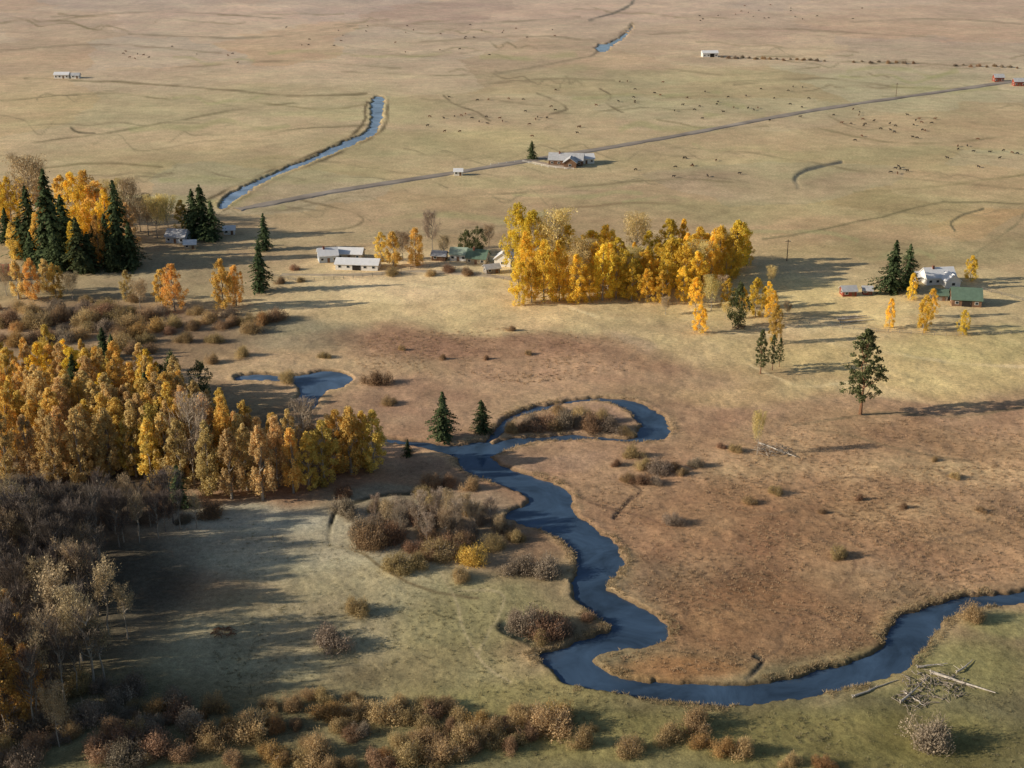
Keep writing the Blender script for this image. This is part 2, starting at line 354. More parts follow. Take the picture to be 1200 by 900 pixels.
DIT = [
 ([(30,92),(150,97),(260,105),(340,112),(430,110)],.9,(104,93,68),.55),([(40,168),(150,152),(270,130),(345,120)],.8,(106,96,70),.5),
 ([(305,160),(350,152),(430,147)],.8,(106,96,70),.5),([(240,236),(300,207),(370,180),(420,153),(430,120)],1.3,(90,79,58),.7),
 ([(262,246),(320,212),(398,179),(448,152),(455,118)],1.2,(90,79,58),.6),([(630,110),(650,118),(664,128),(646,134),(640,142)],.9,(100,88,66),.65),
 ([(520,112),(535,124),(556,130),(575,142)],.8,(100,88,66),.6),([(703,104),(716,112),(712,122),(730,132)],.8,(100,88,66),.6),
 ([(934,220),(933,208),(945,199),(965,194),(985,189)],1.5,(80,78,68),.8),([(1118,272),(1115,262),(1130,252),(1152,245)],1.0,(94,87,64),.7),
 ([(895,281),(960,270),(1040,252),(1104,236)],.8,(104,95,67),.6),([(1104,236),(1200,240)],.8,(104,95,67),.55),([(430,240),(560,229),(680,219),(780,210),(860,214)],.8,(110,98,71),.5),
 ([(780,172),(900,182),(1040,205),(1200,222)],.8,(112,101,73),.45),([(690,24),(722,14),(742,2),(748,-20)],1.0,(92,87,76),.7),([(741,27),(700,60),(690,66)],1.0,(96,87,70),.5),
 ([(860,100),(960,92),(1080,104),(1200,96)],.8,(114,103,77),.45),([(150,40),(300,44),(420,30),(560,27),(680,20)],.8,(118,105,85),.45),([(0,118),(120,110),(200,118)],.8,(114,103,75),.45),
 ([(400,84),(560,88),(690,66)],.8,(114,103,79),.45),([(640,150),(760,118),(860,112)],.8,(114,103,75),.4),([(310,225),(420,252),(400,268),(330,272)],.9,(104,91,66),.5),
 ([(84,150),(92,155),(110,156)],1.0,(90,82,62),.65),([(0,60),(120,52),(260,62)],.8,(116,102,81),.4),([(200,80),(330,72),(470,80)],.8,(116,102,79),.4),([(480,50),(620,42),(700,48)],.8,(118,104,83),.4),
 ([(760,40),(900,34),(1100,44)],.8,(118,104,83),.4),([(560,100),(640,92),(720,95)],.8,(114,101,76),.4),([(0,205),(100,192),(190,196)],.9,(108,97,67),.45),([(300,120),(380,128),(430,122)],.8,(110,99,69),.4),
 ([(770,140),(830,150),(900,148)],.8,(110,99,71),.4),([(1000,225),(1100,218),(1200,205)],.9,(106,97,65),.45),([(650,245),(750,238),(850,246)],.9,(112,95,68),.45),([(960,30),(1080,22),(1200,28)],.8,(120,106,87),.4),
 ([(60,20),(200,14),(330,22)],.8,(120,106,87),.4),([(420,60),(500,66),(560,60)],.8,(118,104,83),.4),([(780,80),(860,88),(960,78)],.8,(116,104,78),.4),([(960,150),(1060,168),(1180,160)],.8,(110,100,71),.4),
 ([(735,442),(731,428),(745,412),(752,402)],1.6,(110,92,74),.55),([(930,500),(985,492),(1040,484),(1120,488),(1200,476)],1.3,(108,93,69),.6),
 ([(722,607),(735,590),(752,577),(742,566),(764,556)],1.6,(82,66,53),.7),([(386,640),(386,616),(400,596),(440,582),(492,577)],1.8,(70,66,52),.75),([(386,642),(420,648),(450,668),(500,690),(560,700)],1.4,(104,91,65),.55),
 ([(878,797),(893,776),(884,768)],2.2,(62,58,50),.7),([(893,776),(915,758),(912,742),(930,722)],1.3,(102,81,61),.45),([(710,690),(730,660),(760,650)],1.3,(102,79,59),.45),([(590,733),(600,742),(622,754),(636,766)],4.0,(50,54,46),.85),
 ([(820,505),(836,490),(840,505)],1.4,(104,87,67),.45),([(950,505),(1000,512),(1060,530),(1140,540)],1.2,(112,94,70),.5),([(1140,300),(1185,268),(1200,250)],.9,(104,98,70),.5),([(430,305),(520,270),(640,262)],.9,(116,103,78),.35),
 ([(960,398),(1080,420),(1200,430)],1.6,(196,175,132),.5),([(440,330),(600,345),(700,372)],1.5,(198,177,134),.5),([(880,430),(940,452),(1040,440)],1.2,(192,170,127),.5),([(560,770),(590,700),(540,690)],1.4,(156,141,107),.4),([(490,640),(530,690),(560,770),(600,800)],1.3,(160,143,110),.35),
 ([(820,640),(850,670),(830,700),(860,715)],1.3,(98,76,57),.5),([(960,630),(1000,660),(980,690)],1.2,(102,81,62),.5),([(1040,690),(1080,640),(1150,620)],1.2,(106,86,66),.5),([(690,590),(760,610),(800,640)],1.0,(106,83,63),.5),
 ([(1000,760),(980,730),(940,715)],1.3,(104,81,61),.4),([(700,630),(760,660),(780,700)],1.2,(106,83,61),.5),([(760,600),(820,590),(880,605),(930,598)],1.0,(108,87,66),.45),([(820,690),(900,680),(960,700)],1.0,(104,81,61),.4),
 ([(860,560),(930,575),(1000,560),(1060,575)],1.0,(112,91,68),.4),([(1060,720),(1080,690),(1130,670),(1200,660)],1.1,(106,85,63),.4)]
for i in range(70):   # smaller meandering channels of the plain
    x0 = rf_.uniform(-20, 1180); y0 = -10+rf_.random()**1.3*290; L_ = rf_.uniform(40, 210); n = 6
    sl_ = rf_.normal()*.06; cur = rf_.uniform(1.5, 5)*(.4+(y0+60)/250)
    pts = [(x0+L_*k/n+rf_.normal()*L_*.04, y0+sl_*L_*k/n+rf_.normal()*cur) for k in range(n+1)]
    DIT.append((pts, rf_.uniform(.5, .75), (112, 100, 75), rf_.uniform(.25, .45)))
for i in range(22):
    x0 = rf_.uniform(0, 1180); y0 = rf_.uniform(60, 300); L_ = rf_.uniform(60, 220)
    pts = [(x0+L_*k/5, y0+rf_.normal()*2.5+rf_.normal()*.02*L_*k/5) for k in range(6)]
    DIT.append((pts, rf_.uniform(1.2, 3), (138, 133, 92), .35))
for (pts, hw, c, s) in DIT:
    p = smooth_open(pts, 5)
    m = (PX > p[:,0].min()-20) & (PX < p[:,0].max()+20) & (PY > p[:,1].min()-20) & (PY < p[:,1].max()+20)
    if not m.any(): continue
    k = np.clip((PY[m]+182)/900, .25, 1)
    nx = PX[m]+(fbm(GX[m]*.05, GY[m]*.05, 4)-.5)*14*k; ny = PY[m]+(fbm(GX[m]*.05+9, GY[m]*.05, 4)-.5)*9*k
    dd = pldist(nx, ny, p)
    w = (1-sstep(hw*.4, hw*2.0, dd))*s*(.4+1.1*sstep(.3, .6, fbm(GX[m]*.04, GY[m]*.04+33, 3)))
    w = np.clip(w, 0, 1)
    C[m] = C[m]*(1-w[:, None])+np.array(c, float)*w[:, None]
    if hw > 1.3 and c[0] < 100:
        Z[m] -= w*.4
bw = np.exp(-((D-2.0)/2.0)**2)*.45*sstep(.42, .66, fbm(GX*.07, GY*.07, 3))
C = C*(1-bw[..., None])+np.array((172,146,105), float)*bw[..., None]
bd = (1-sstep(.0, 1.3, D))*.7
C = C*(1-bd[..., None])+np.array((70,58,43), float)*bd[..., None]
t = np.clip((.7-D)/1.5, 0, 1)
Z = Z*(1-np.clip((5-D)/5, 0, 1)*.6)
Z = Z*(1-t)-1.5*t+.12*np.exp(-((D-1.5)/1)**2)
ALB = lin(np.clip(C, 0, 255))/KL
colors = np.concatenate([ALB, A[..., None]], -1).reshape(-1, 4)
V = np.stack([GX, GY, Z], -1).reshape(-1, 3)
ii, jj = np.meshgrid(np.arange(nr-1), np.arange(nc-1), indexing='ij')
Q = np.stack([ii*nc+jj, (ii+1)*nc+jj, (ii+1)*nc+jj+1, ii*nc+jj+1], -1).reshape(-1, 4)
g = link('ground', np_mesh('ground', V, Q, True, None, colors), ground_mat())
tag(g, kind='structure')
def water(name, dist, lim, zw, m):
    ok = (dist.ravel() < lim)
    q = Q[ok[Q].any(1)]
    u, inv = np.unique(q, return_inverse=True)
    v = V[u].copy(); v[:, 2] = zw
    o = link(name, np_mesh(name, v, inv.reshape(-1, 4)), m); tag(o, kind='structure')
water('river', d_r, 1.2, -.62, water_mat('river_water', (.052,.092,.155)))
water('pond', d_p, 1.2, -.62, water_mat('pond_water', (.085,.140,.225)))
water('stream', d_s, 1.5, -.55, water_mat('stream_water', (.24,.34,.48)))

# road
def ribbon(name, pts, width, z, m, n=8):
    p = smooth_open(pts, n); X, Y, _ = P(p[:, 0], p[:, 1])
    w = np.stack([X, Y], 1); tn = np.gradient(w, axis=0); tn /= np.linalg.norm(tn, axis=1)[:, None]
    nn = np.stack([-tn[:, 1], tn[:, 0]], 1)
    prof = [(-1.7, -.4), (-1.0, z), (0, z+.08), (1.0, z), (1.7, -.4)]
    wv = 1+(fbm(np.arange(len(w))*.35, np.zeros(len(w)), 3)-.5)*.7
    Vv = []; k = len(prof)
    for a, zz in prof:
        Vv.append(np.concatenate([w+nn*(a*width/2*wv)[:, None], np.full((len(w), 1), zz)], 1))
    Vv = np.stack(Vv, 1).reshape(-1, 3)
    q = [[i*k+j, i*k+j+1, (i+1)*k+j+1, (i+1)*k+j] for i in range(len(w)-1) for j in range(k-1)]
    q = [f[::-1] for f in q]
    o = link(name, np_mesh(name, Vv, q), m); tag(o, kind='structure'); return o
ribbon('road', [(278,246),(330,236),(400,223),(530,203),(620,188),(720,172),(800,158),(950,130),(1100,108),(1190,95),(1290,82)], 5.6, .4, mat('gravel_road', (.34,.295,.25), .9, .06, .35), 14)
ribbon('lane', [(620,188),(645,193),(668,197)], 4, .25, mat('dirt_lane', (.42,.35,.28), .9, .3, .2))
ribbon('track', [(330,322),(420,322),(500,318),(600,326)], 3, .2, mat('dirt_track', (.50,.41,.29), .9, .3, .2))

# ---------------------------------------------------------------- plants
def unit(a): return a/(np.linalg.norm(a, axis=-1, keepdims=True)+1e-9)
def leaf_quads(c, n, s, asp, rg):
    r = rg.normal(size=c.shape); t = unit(np.cross(n, r)); b = np.cross(n, t)
    s = s[:, None]
    return np.stack([c-t*s, c-b*s*asp, c+t*s, c+b*s*asp], 1).reshape(-1, 3)
def slivers(c, d, L, w, rg):
    r = rg.normal(size=c.shape); t = unit(np.cross(d, r)); L = L[:, None]; w = w[:, None]
    return np.stack([c-t*w, c+t*w, c+d*L+t*w*.35, c+d*L-t*w*.35], 1).reshape(-1, 3)
def qidx(n): return np.arange(n*4, dtype=np.int32).reshape(-1, 4)
def make_leafy(H0, Rr, base, ncl, nl, leaf, seed, shape=.75, flat=1.0, twig=0, pw=.5, crs=(.24,.44)):
    rg = np.random.default_rng(seed)
    hs = rg.random(ncl)**.9; th = rg.random(ncl)*2*np.pi
    prof = np.sin(np.pi*np.clip(hs*.9+.1, 0, 1)**shape)**pw
    lump = 1+.22*np.sin(2*th+rg.random()*6)+.15*np.sin(3*th+hs*7+rg.random()*6)
    rad = Rr*prof*np.sqrt(rg.uniform(.1, 1, ncl))*lump*.84
    cz = H0*(base+(1-base)*hs*.93)
    cc = np.stack([rad*np.cos(th), rad*np.sin(th), cz], 1)
    cr = Rr*rg.uniform(crs[0], crs[1], ncl)*(1-.35*hs)
    csh = rg.uniform(.8, 1.14, ncl)
    k = rg.integers(0, ncl, ncl*nl)
    off = unit(rg.normal(size=(ncl*nl, 3)))*(rg.random((ncl*nl, 1))**.45)
    c = cc[k]+off*cr[k][:, None]*np.array([1, 1, 1.15*flat])
    n = unit(off+rg.normal(size=off.shape)*.55)
    s = leaf*rg.uniform(.6, 1.25, len(c))
    sh = csh[k]*rg.uniform(.84, 1.16, len(c))
    Vl = leaf_quads(c, n, s, .8, rg); shv = np.repeat(sh, 4)
    if twig:
        ax = np.stack([np.zeros(twig), np.zeros(twig), H0*(base+.1)+rg.random(twig)*H0*.5], 1)
        kk = rg.integers(0, ncl, twig); tgt = cc[kk]+rg.normal(size=(twig, 3))*cr[kk][:, None]*.6
        st = ax*.25+tgt*.75; d = unit(tgt-ax+np.array([0, 0, 1.5]))
        Vl = np.concatenate([Vl, slivers(st, d, rg.uniform(.8, 2, twig), np.full(twig, .05), rg)]); shv = np.concatenate([shv, np.full(twig*4, .6)])
    cm = np_mesh('crown', Vl, qidx(len(Vl)//4), False, shv)
    mb = MB()
    bend = [(0, 0, -.5)]+[(rg.normal()*.12*i, rg.normal()*.12*i, H0*.9*i/5) for i in range(1, 6)]
    r0 = H0*.014
    mb.tube(bend, [r0*1.5]+[r0*(1-.17*i) for i in range(1, 6)], 6)
    for i in rg.choice(ncl, min(ncl, 12), replace=False):
        z0 = max(H0*base*.8, cc[i][2]*.7-.5); mid = (cc[i]+np.array([0, 0, z0]))/2+np.array([0, 0, -.3])
        mb.tube([(0, 0, z0), tuple(mid), tuple(cc[i])], [r0*.5, r0*.3, r0*.12], 4, False)
    return mb.mesh('trunk'), cm
def make_conifer(H0, Rr, base, seed, nw=38, nb=9, size=.36):
    rg = np.random.default_rng(seed); cs = []; ns = []; sh = []
    lean = rg.normal(size=2)*.015; pwr = rg.uniform(.45, .85); gap = rg.random()*6; rr0 = rg.uniform(.85, 1.12)
    for i in range(nw):
        u = (i+rg.random()*.8)/nw; z = H0*(base+(1-base)*u)
        rad = Rr*rr0*((1-u)**pwr)*rg.uniform(.58, 1.25)*(.65+.35*min(1, u*6))+.12
        for j in range(nb):
            a = rg.random()*2*np.pi; L = rad*rg.uniform(.55, 1.15)*(1+.28*math.sin(a*2+u*9+gap)); n = int(3+L*5)
            s = np.linspace(.12, 1, n)
            lat = rg.normal(size=n)*.16*L*(1.1-s)
            x = np.cos(a)*s*L-np.sin(a)*lat; y = np.sin(a)*s*L+np.cos(a)*lat
            zz = z-.36*L*s**1.3+rg.normal(size=n)*.14
            cs.append(np.stack([x+lean[0]*z, y+lean[1]*z, zz], 1))
            ns.append(np.stack([np.cos(a)*.9+rg.normal(size=n)*.4, np.sin(a)*.9+rg.normal(size=n)*.4, np.full(n, .6)], 1))
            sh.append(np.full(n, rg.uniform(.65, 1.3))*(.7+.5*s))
    c = np.concatenate(cs); n = unit(np.concatenate(ns)); s_ = np.concatenate(sh)
    V_ = leaf_quads(c, n, size*rg.uniform(.6, 1.3, len(c)), .7, rg)
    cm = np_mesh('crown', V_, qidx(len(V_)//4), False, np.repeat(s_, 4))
    mb = MB(); r0 = H0*.014
    mb.tube([(0, 0, -.5), (0, 0, H0*.3), (lean[0]*H0*.98, lean[1]*H0*.98, H0*.98)], [r0*1.3, r0, .03], 6)
    for q in range(10):
        a = rg.random()*6.28; z = H0*rg.uniform(base, .8); L = Rr*(1-z/H0)*.8
        mb.tube([(0, 0, z), (math.cos(a)*L, math.sin(a)*L, z-.3*L)], [.07, .02], 4, False)
    return mb.mesh('trunk'), cm
def make_bare(H0, Rr, base, seed, nt=2200, nl=0, leaf=.2, w=.055, thick=.013, nlimb=26):
    rg = np.random.default_rng(seed); mb = MB(); r0 = H0*thick; tips = []
    pts = [(0, 0, -.5)]+[(rg.normal()*.15*i, rg.normal()*.15*i, H0*.86*i/5) for i in range(1, 6)]
    mb.tube(pts, [r0*1.3]+[r0*(1-.18*i) for i in range(1, 6)], 6)
    for i in range(nlimb):
        u = rg.uniform(base, .95); z0 = H0*.86*u; a = rg.random()*6.28
        L = Rr*(.5+.8*math.sin(math.pi*min(1, u*.8+.1)))*rg.uniform(.6, 1.1)
        p1 = np.array([math.cos(a)*L*.5, math.sin(a)*L*.5, z0+L*.5]); p2 = np.array([math.cos(a)*L*.9, math.sin(a)*L*.9, z0+L*1.35])
        mb.tube([(0, 0, z0), tuple(p1), tuple(p2)], [r0*.42, r0*.25, r0*.08], 4, False)
        tips += [p1, p2, (p1+p2)/2]
    tips.append(np.array([0, 0, H0*.86])); tips = np.array(tips)
    k = rg.integers(0, len(tips), nt)
    c = tips[k]+rg.normal(size=(nt, 3))*np.array([.55, .55, .9])*Rr*.25
    ax = c*np.array([1, 1, 0]); d = unit(unit(ax)*.45+np.array([0, 0, 1])+rg.normal(size=(nt, 3))*.3)
    V_ = slivers(c, d, rg.uniform(.5, 1.7, nt), w*rg.uniform(.7, 1.3, nt), rg); sh = np.repeat(rg.uniform(.7, 1.25, nt), 4)
    if nl:
        k = rg.integers(0, len(tips), nl); c = tips[k]+rg.normal(size=(nl, 3))*Rr*.24
        V_ = np.concatenate([V_, leaf_quads(c, unit(rg.normal(size=(nl, 3))+unit(c*np.array([1,1,.1]))*.5), leaf*rg.uniform(.6, 1.3, nl), .8, rg)]); sh = np.concatenate([sh, np.repeat(rg.uniform(.8, 1.4, nl), 4)])
    V_[:, 2] = np.clip(V_[:, 2], .2, H0)
    return mb.mesh('trunk'), np_mesh('crown', V_, qidx(len(V_)//4), False, sh)
def make_shrub(H0, Rr, seed, nt=2300, nl=2600, leaf=.078):
    rg = np.random.default_rng(seed); mb = MB(); lobes = []
    for i in range(11):
        a = rg.random()*6.28; r = Rr*rg.uniform(.0, .66); lobes.append((math.cos(a)*r, math.sin(a)*r*rg.uniform(.6,1), H0*rg.uniform(.6, .95)*(1-.35*r/Rr), Rr*rg.uniform(.26, .44)))
    lobes = np.array(lobes)
    def dome(n):
        k = rg.integers(0, len(lobes), n); u = unit(rg.normal(size=(n, 3))); u[:, 2] = np.abs(u[:, 2])
        rr = rg.random(n)**.5*rg.uniform(.84, 1.12, n)
        l = lobes[k]
        return np.stack([l[:, 0]+u[:, 0]*rr*l[:, 3], l[:, 1]+u[:, 1]*rr*l[:, 3], l[:, 2]*(.08+.92*u[:, 2]*rr)], 1), k, u
    c, k, u = dome(nt); ksh = rg.uniform(.82, 1.15, len(lobes))
    d = unit(u*.6+np.array([0, 0, .8])+rg.normal(size=c.shape)*.3)
    V_ = slivers(c-d*.25, d, rg.uniform(.2, .6, nt), .018*rg.uniform(.7, 1.6, nt), rg); sh = np.repeat(ksh[k]*rg.uniform(.75, 1.15, nt), 4)
    c, k, u = dome(nl)
    V_ = np.concatenate([V_, leaf_quads(c, unit(rg.normal(size=c.shape)*.5+u), leaf*rg.uniform(.5, 1.35, nl), .75, rg)]); sh = np.concatenate([sh, np.repeat(ksh[k]*rg.uniform(.88, 1.12, nl), 4)])
    V_[:, 2] = np.maximum(V_[:, 2], .02)
    for l in lobes:
        for q in range(2):
            e = (l[0]+rg.normal()*.3, l[1]+rg.normal()*.3, l[2]*.7)
            mb.tube([(e[0]*.15, e[1]*.15, -.3), (e[0]*.55, e[1]*.55, e[2]*.55), e], [.06, .045, .02], 4, False)
    return mb.mesh('stems'), np_mesh('foliage', V_, qidx(len(V_)//4), False, sh)
def with_mat(pair, tm, cm):
    a, b = pair[0].copy(), pair[1].copy()
    a.materials.clear(); a.materials.append(M[tm]); b.materials.clear(); b.materials.append(M[cm]); return a, b
G_as = [make_leafy(20, 5.5, .04, 80, 72, .26, 100+i, .8, 1.0, 60, .45, (.19,.33)) for i in range(7)]
G_nar = [make_leafy(20, 3.6+.25*(i % 3), .04, 70, 70, .245, 130+i, .75+.06*(i % 3), 1.25, 110, .5, (.2,.34)) for i in range(8)]
G_half = [make_bare(18, 3.6, .25, 160+i, 1300, 2300, .20) for i in range(3)]
G_bare = [make_bare(18, 3.4, .25, 190+i, 2300, 0) for i in range(3)]
G_thin = [make_bare(18, 2.0, .4, 205+i, 850, 0, .2, .042, .014, 20) for i in range(4)]
G_thinl = [make_bare(18, 2.3, .45, 212+i, 650, 800, .19, .042, .014, 20) for i in range(3)]
G_spr = [make_conifer(22, 5.2, .03, 220+i) for i in range(8)]
G_pin = [make_leafy(26, 5.4, .19, 150, 46, .26, 250+i, .58, .6, 60, .62, (.15,.27)) for i in range(3)]
G_bush = [make_leafy(15, 5.2, .06, 46, 60, .30, 270+i) for i in range(2)]
G_shr = [make_shrub(3.6, 3.2, 300+i) for i in range(7)]
K = {}
def kind(key, geos, tm, cm, H0, look, name, cat='tree'):
    K[key] = dict(v=[with_mat(g_, tm, cm) for g_ in geos], H0=H0, look=look, name=name, cat=cat)
kind('gold', G_as, 'bark_pale', 'gold', 20, 'golden aspen', 'aspen_tree')
kind('ngold', G_nar, 'bark_pale', 'gold', 20, 'slender golden aspen', 'aspen_tree')
kind('amber', G_nar, 'bark_pale', 'amber', 20, 'dull amber cottonwood', 'cottonwood_tree')
kind('ambergold', G_nar, 'bark_pale', 'ambergold', 20, 'yellow orange cottonwood', 'cottonwood_tree')
kind('orange', G_as, 'bark_grey', 'orange', 20, 'orange cottonwood', 'cottonwood_tree')
kind('tan', G_half, 'bark_pale', 'tanleaf', 18, 'pale tan thinning tree', 'cottonwood_tree')
kind('pale', G_half, 'bark_pale', 'pale', 18, 'pale yellow thinning tree', 'cottonwood_tree')
kind('bare', G_bare, 'bark_grey', 'twig_grey', 18, 'bare grey tree', 'bare_tree')
kind('palebare', G_bare, 'bark_pale', 'twig_pink', 18, 'bare pale barked tree', 'bare_tree')
kind('pinkbare', G_bare, 'bark_grey', 'twig_pink', 18, 'bare pinkish grey sapling', 'bare_tree')
kind('thin', G_thin, 'bark_pale', 'twig_grey', 18, 'thin upright bare tree', 'bare_tree')
kind('thinl', G_thinl, 'bark_pale', 'tanleaf', 18, 'thin upright tan tree', 'cottonwood_tree')
kind('spruce', G_spr, 'bark', 'spruce', 22, 'dark green spruce', 'spruce_tree')
kind('pine', G_pin, 'bark_pine', 'pine', 26, 'green pine', 'pine_tree')
kind('bush', G_bush, 'bark', 'greygreen', 15, 'dark green bushy tree', 'leafy_tree')
for k_, m_, lk in (('s_tan','sh_tan','tan willow shrub'),('s_grey','sh_grey','grey twiggy willow shrub'),('s_rust','sh_rust','rust brown willow shrub'),('s_gold','sh_gold','golden willow shrub'),('s_orange','sh_orange','orange willow shrub')):
    kind(k_, G_shr, 'bark_grey', m_, 3.6, lk, 'willow_shrub', 'shrub')

def plant(kd, px, py, hpx, label, group=None, w=None):
    k = K[kd]; X, Y, t = P(px, py)
    h = hpx*t/F/.94; s = h/k['H0']
    if w is None: w = random.uniform(.95, 1.25) if k['cat'] == 'shrub' else random.uniform(.88, 1.18)
    root = empty(k['name'], (X, Y, float(relief(X, Y))-.05), random.random()*6.28)
    root.scale = (s*w, s*w*random.uniform(.9, 1.1), s)
    tag(root, label, k['cat'], group)
    a, b = random.choice(k['v'])
    link('stems' if k['cat'] == 'shrub' else 'trunk', a, None, root); link('foliage' if k['cat'] == 'shrub' else 'crown', b, None, root)
    return root
ORD = ['first','second','third','fourth','fifth','sixth','seventh','eighth','ninth','tenth','eleventh','twelfth','thirteenth','fourteenth','fifteenth','sixteenth','seventeenth','eighteenth','nineteenth','twentieth']
def region(phrase, items, group=None):
    by = {}
    for it in items: by.setdefault(K[it[3]]['look'], []).append(it)
    for look, its in by.items():
        its.sort(key=lambda q: q[0])
        for i, it in enumerate(its):
            if len(its) == 1: lab = '%s %s' % (look, phrase)
            elif len(its) == 2: lab = '%s of two, %s %s' % (('left','right')[i], look, phrase)
            elif i == 0: lab = 'leftmost %s %s' % (look, phrase)
            elif i == len(its)-1: lab = 'rightmost %s %s' % (look, phrase)
            else: lab = '%s %s from the left %s' % (ORD[i], look, phrase)
            plant(it[3], it[0], it[1], it[2], lab, group or ('plants '+phrase), it[4] if len(it) > 4 else None)
def shared(phrase, items, w=None):
    for it in items:
        ww = it[4] if len(it) > 4 else (w*random.uniform(.85, 1.2) if w else None)
        plant(it[3], it[0], it[1], it[2], '%s %s' % (K[it[3]]['look'], phrase), K[it[3]]['look']+'s '+phrase, ww)
def in_poly(x, y, poly):
    ins = False; n = len(poly)
    for i in range(n):
        ax, ay = poly[i]; bx, by = poly[(i+1) % n]
        if (ay > y) != (by > y) and x < (bx-ax)*(y-ay)/(by-ay)+ax: ins = not ins
    return ins
def fill(poly, n, sep, hlo, hhi, kinds, asp=2.2):
    xs_ = [p[0] for p in poly]; ys_ = [p[1] for p in poly]; out = []; tries = 0
    while len(out) < n and tries < 20000:
        tries += 1; x = random.uniform(min(xs_), max(xs_)); y = random.uniform(min(ys_), max(ys_))
        if not in_poly(x, y, poly): continue
        if any((x-o[0])**2+((y-o[1])*asp)**2 < sep*sep for o in out): continue
        X, Y, _ = P(x, y)
        if float(water_d(np.array([X]), np.array([Y]), W_R+W_P)[0]) < 2.5: continue
        out.append((x, y, random.uniform(hlo, hhi), random.choice(kinds)))
    return out

# --- big yellow grove
region('along the front edge of the big yellow grove', [(608,357,56,'gold',.8),(637,354,74,'gold',.8),(675,355,58,'gold',.9),(706,352,66,'gold',.85),(740,352,46,'gold',.95),(776,356,40,'gold',.95),(800,354,42,'gold',.9),(833,364,40,'pale'),(655,352,66,'gold',.85),(722,350,50,'gold',.9),(690,354,46,'gold',.95),(757,354,40,'gold',.95),(623,354,50,'gold',.85)])
region('at the tall back left of the yellow grove', [(606,318,80,'gold',.8),(624,322,76,'gold',.85),(650,320,74,'pale'),(616,330,60,'gold',.85)])
shared('crowded inside the big yellow grove', fill([(625,342),(650,322),(690,312),(870,308),(856,330),(820,345),(700,347),(645,347)], 56, 16, 32, 60, ['gold','gold','gold','gold','gold','ngold','pale']), .98)
region('at the right end of the big yellow grove', [(842,322,58,'gold',.95),(860,316,50,'gold'),(875,311,30,'gold'),(818,328,62,'gold',.9),(832,340,46,'gold',.9),(850,335,38,'gold',.95)])
region('scattered below the big yellow grove', [(820,390,34,'gold'),(885,371,46,'gold',.85),(905,376,36,'gold'),(908,402,46,'orange',.7),(903,338,26,'pale'),(865,385,54,'bush',.7),(846,352,28,'tan'),(900,360,30,'gold'),(922,372,18,'tan'),(870,362,26,'gold'),(780,368,20,'tan'),(850,374,20,'pale'),(815,360,36,'gold'),(852,358,32,'gold')])
# --- trees around middle ranch
region('beside the ranch left of the yellow grove', [(487,311,44,'orange',.95),(461,313,42,'ambergold',1.4),(447,306,34,'ambergold',1.4),(507,293,44,'palebare'),(560,298,34,'bush',.8),(547,296,26,'bush'),(573,290,26,'tan'),(520,302,26,'tan'),(472,306,34,'tan')])
# --- upper left homestead grove
region('in the dark clump at upper left', [(40,302,80,'spruce',1.1),(66,311,108,'spruce',1.05),(95,319,62,'spruce',1.4),(112,308,46,'spruce',1.5),(127,311,58,'spruce',1.3),(141,311,96,'spruce',1.0),(155,314,52,'spruce',1.5),(25,300,44,'spruce',1.6),(8,285,40,'spruce',1.4),(80,306,74,'spruce',1.35),(54,312,60,'spruce',1.4),(104,318,44,'spruce',1.5),(133,318,42,'spruce',1.6),(70,318,42,'spruce',1.6),(38,312,40,'spruce',1.5)])
region('right of the dark clump at upper left', [(229,278,54,'spruce',1.3),(240,279,60,'spruce',1.1),(249,281,44,'spruce',1.4),(185,279,48,'pale'),(197,277,46,'pale'),(214,272,38,'ambergold',1.3),(174,276,46,'tan')])
region('among the spruces at upper left', [(14,264,56,'gold',.9),(38,262,78,'tan'),(92,287,84,'gold',.8),(120,282,72,'ambergold',1.4),(105,276,76,'orange',.8),(52,258,56,'ambergold',1.4),(152,292,54,'amber',1.4),(28,252,44,'gold'),(76,266,60,'ambergold',1.4),(132,270,56,'pale'),(165,272,40,'tan'),(118,314,62,'orange',.6),(3,262,50,'gold'),(150,262,52,'tan'),(128,296,72,'gold',.75),(88,316,56,'gold',.6),(48,306,60,'ambergold',1.1),(18,304,44,'ambergold',1.3)])
region('standing alone left of the white barn', [(311,293,42,'spruce',1.2),(305,341,58,'spruce',1.2)])
region('in the left pasture below the homestead grove', [(205,364,56,'orange',.9),(190,357,44,'ambergold',1.3),(262,363,60,'orange',.9),(277,358,48,'orange',.9),(40,352,50,'orange'),(66,350,42,'orange'),(22,350,46,'amber',1.2),(55,342,40,'amber',1.2),(85,352,32,'tan'),(165,362,34,'tan'),(150,352,36,'amber',1.2),(8,346,36,'tan')])
# --- right ranch
region('beside the white house at right', [(1043,343,60,'spruce',1.35),(1062,337,50,'spruce',1.4),(1137,329,30,'gold'),(1068,351,32,'gold',.8)])
region('in the field below the green roofed barn', [(1082,388,44,'gold',.85),(1128,392,30,'gold',.85),(1042,384,36,'gold',.75),(1091,372,34,'gold',.8)])
plant('pine', 1008, 486, 104, 'tall solitary pine with bare lower trunk in the right meadow', None, 1.05)
plant('pine', 891, 438, 54, 'left and larger of the small pines below the yellow grove', None, .8)
plant('pine', 905, 434, 44, 'slim middle pine of three below the yellow grove', None, .62)
plant('pine', 913, 430, 36, 'shortest right pine of three below the yellow grove', None, .65)
plant('pale', 887, 532, 52, 'pale yellow sapling beside the brush pile in the right marsh', None, .6)
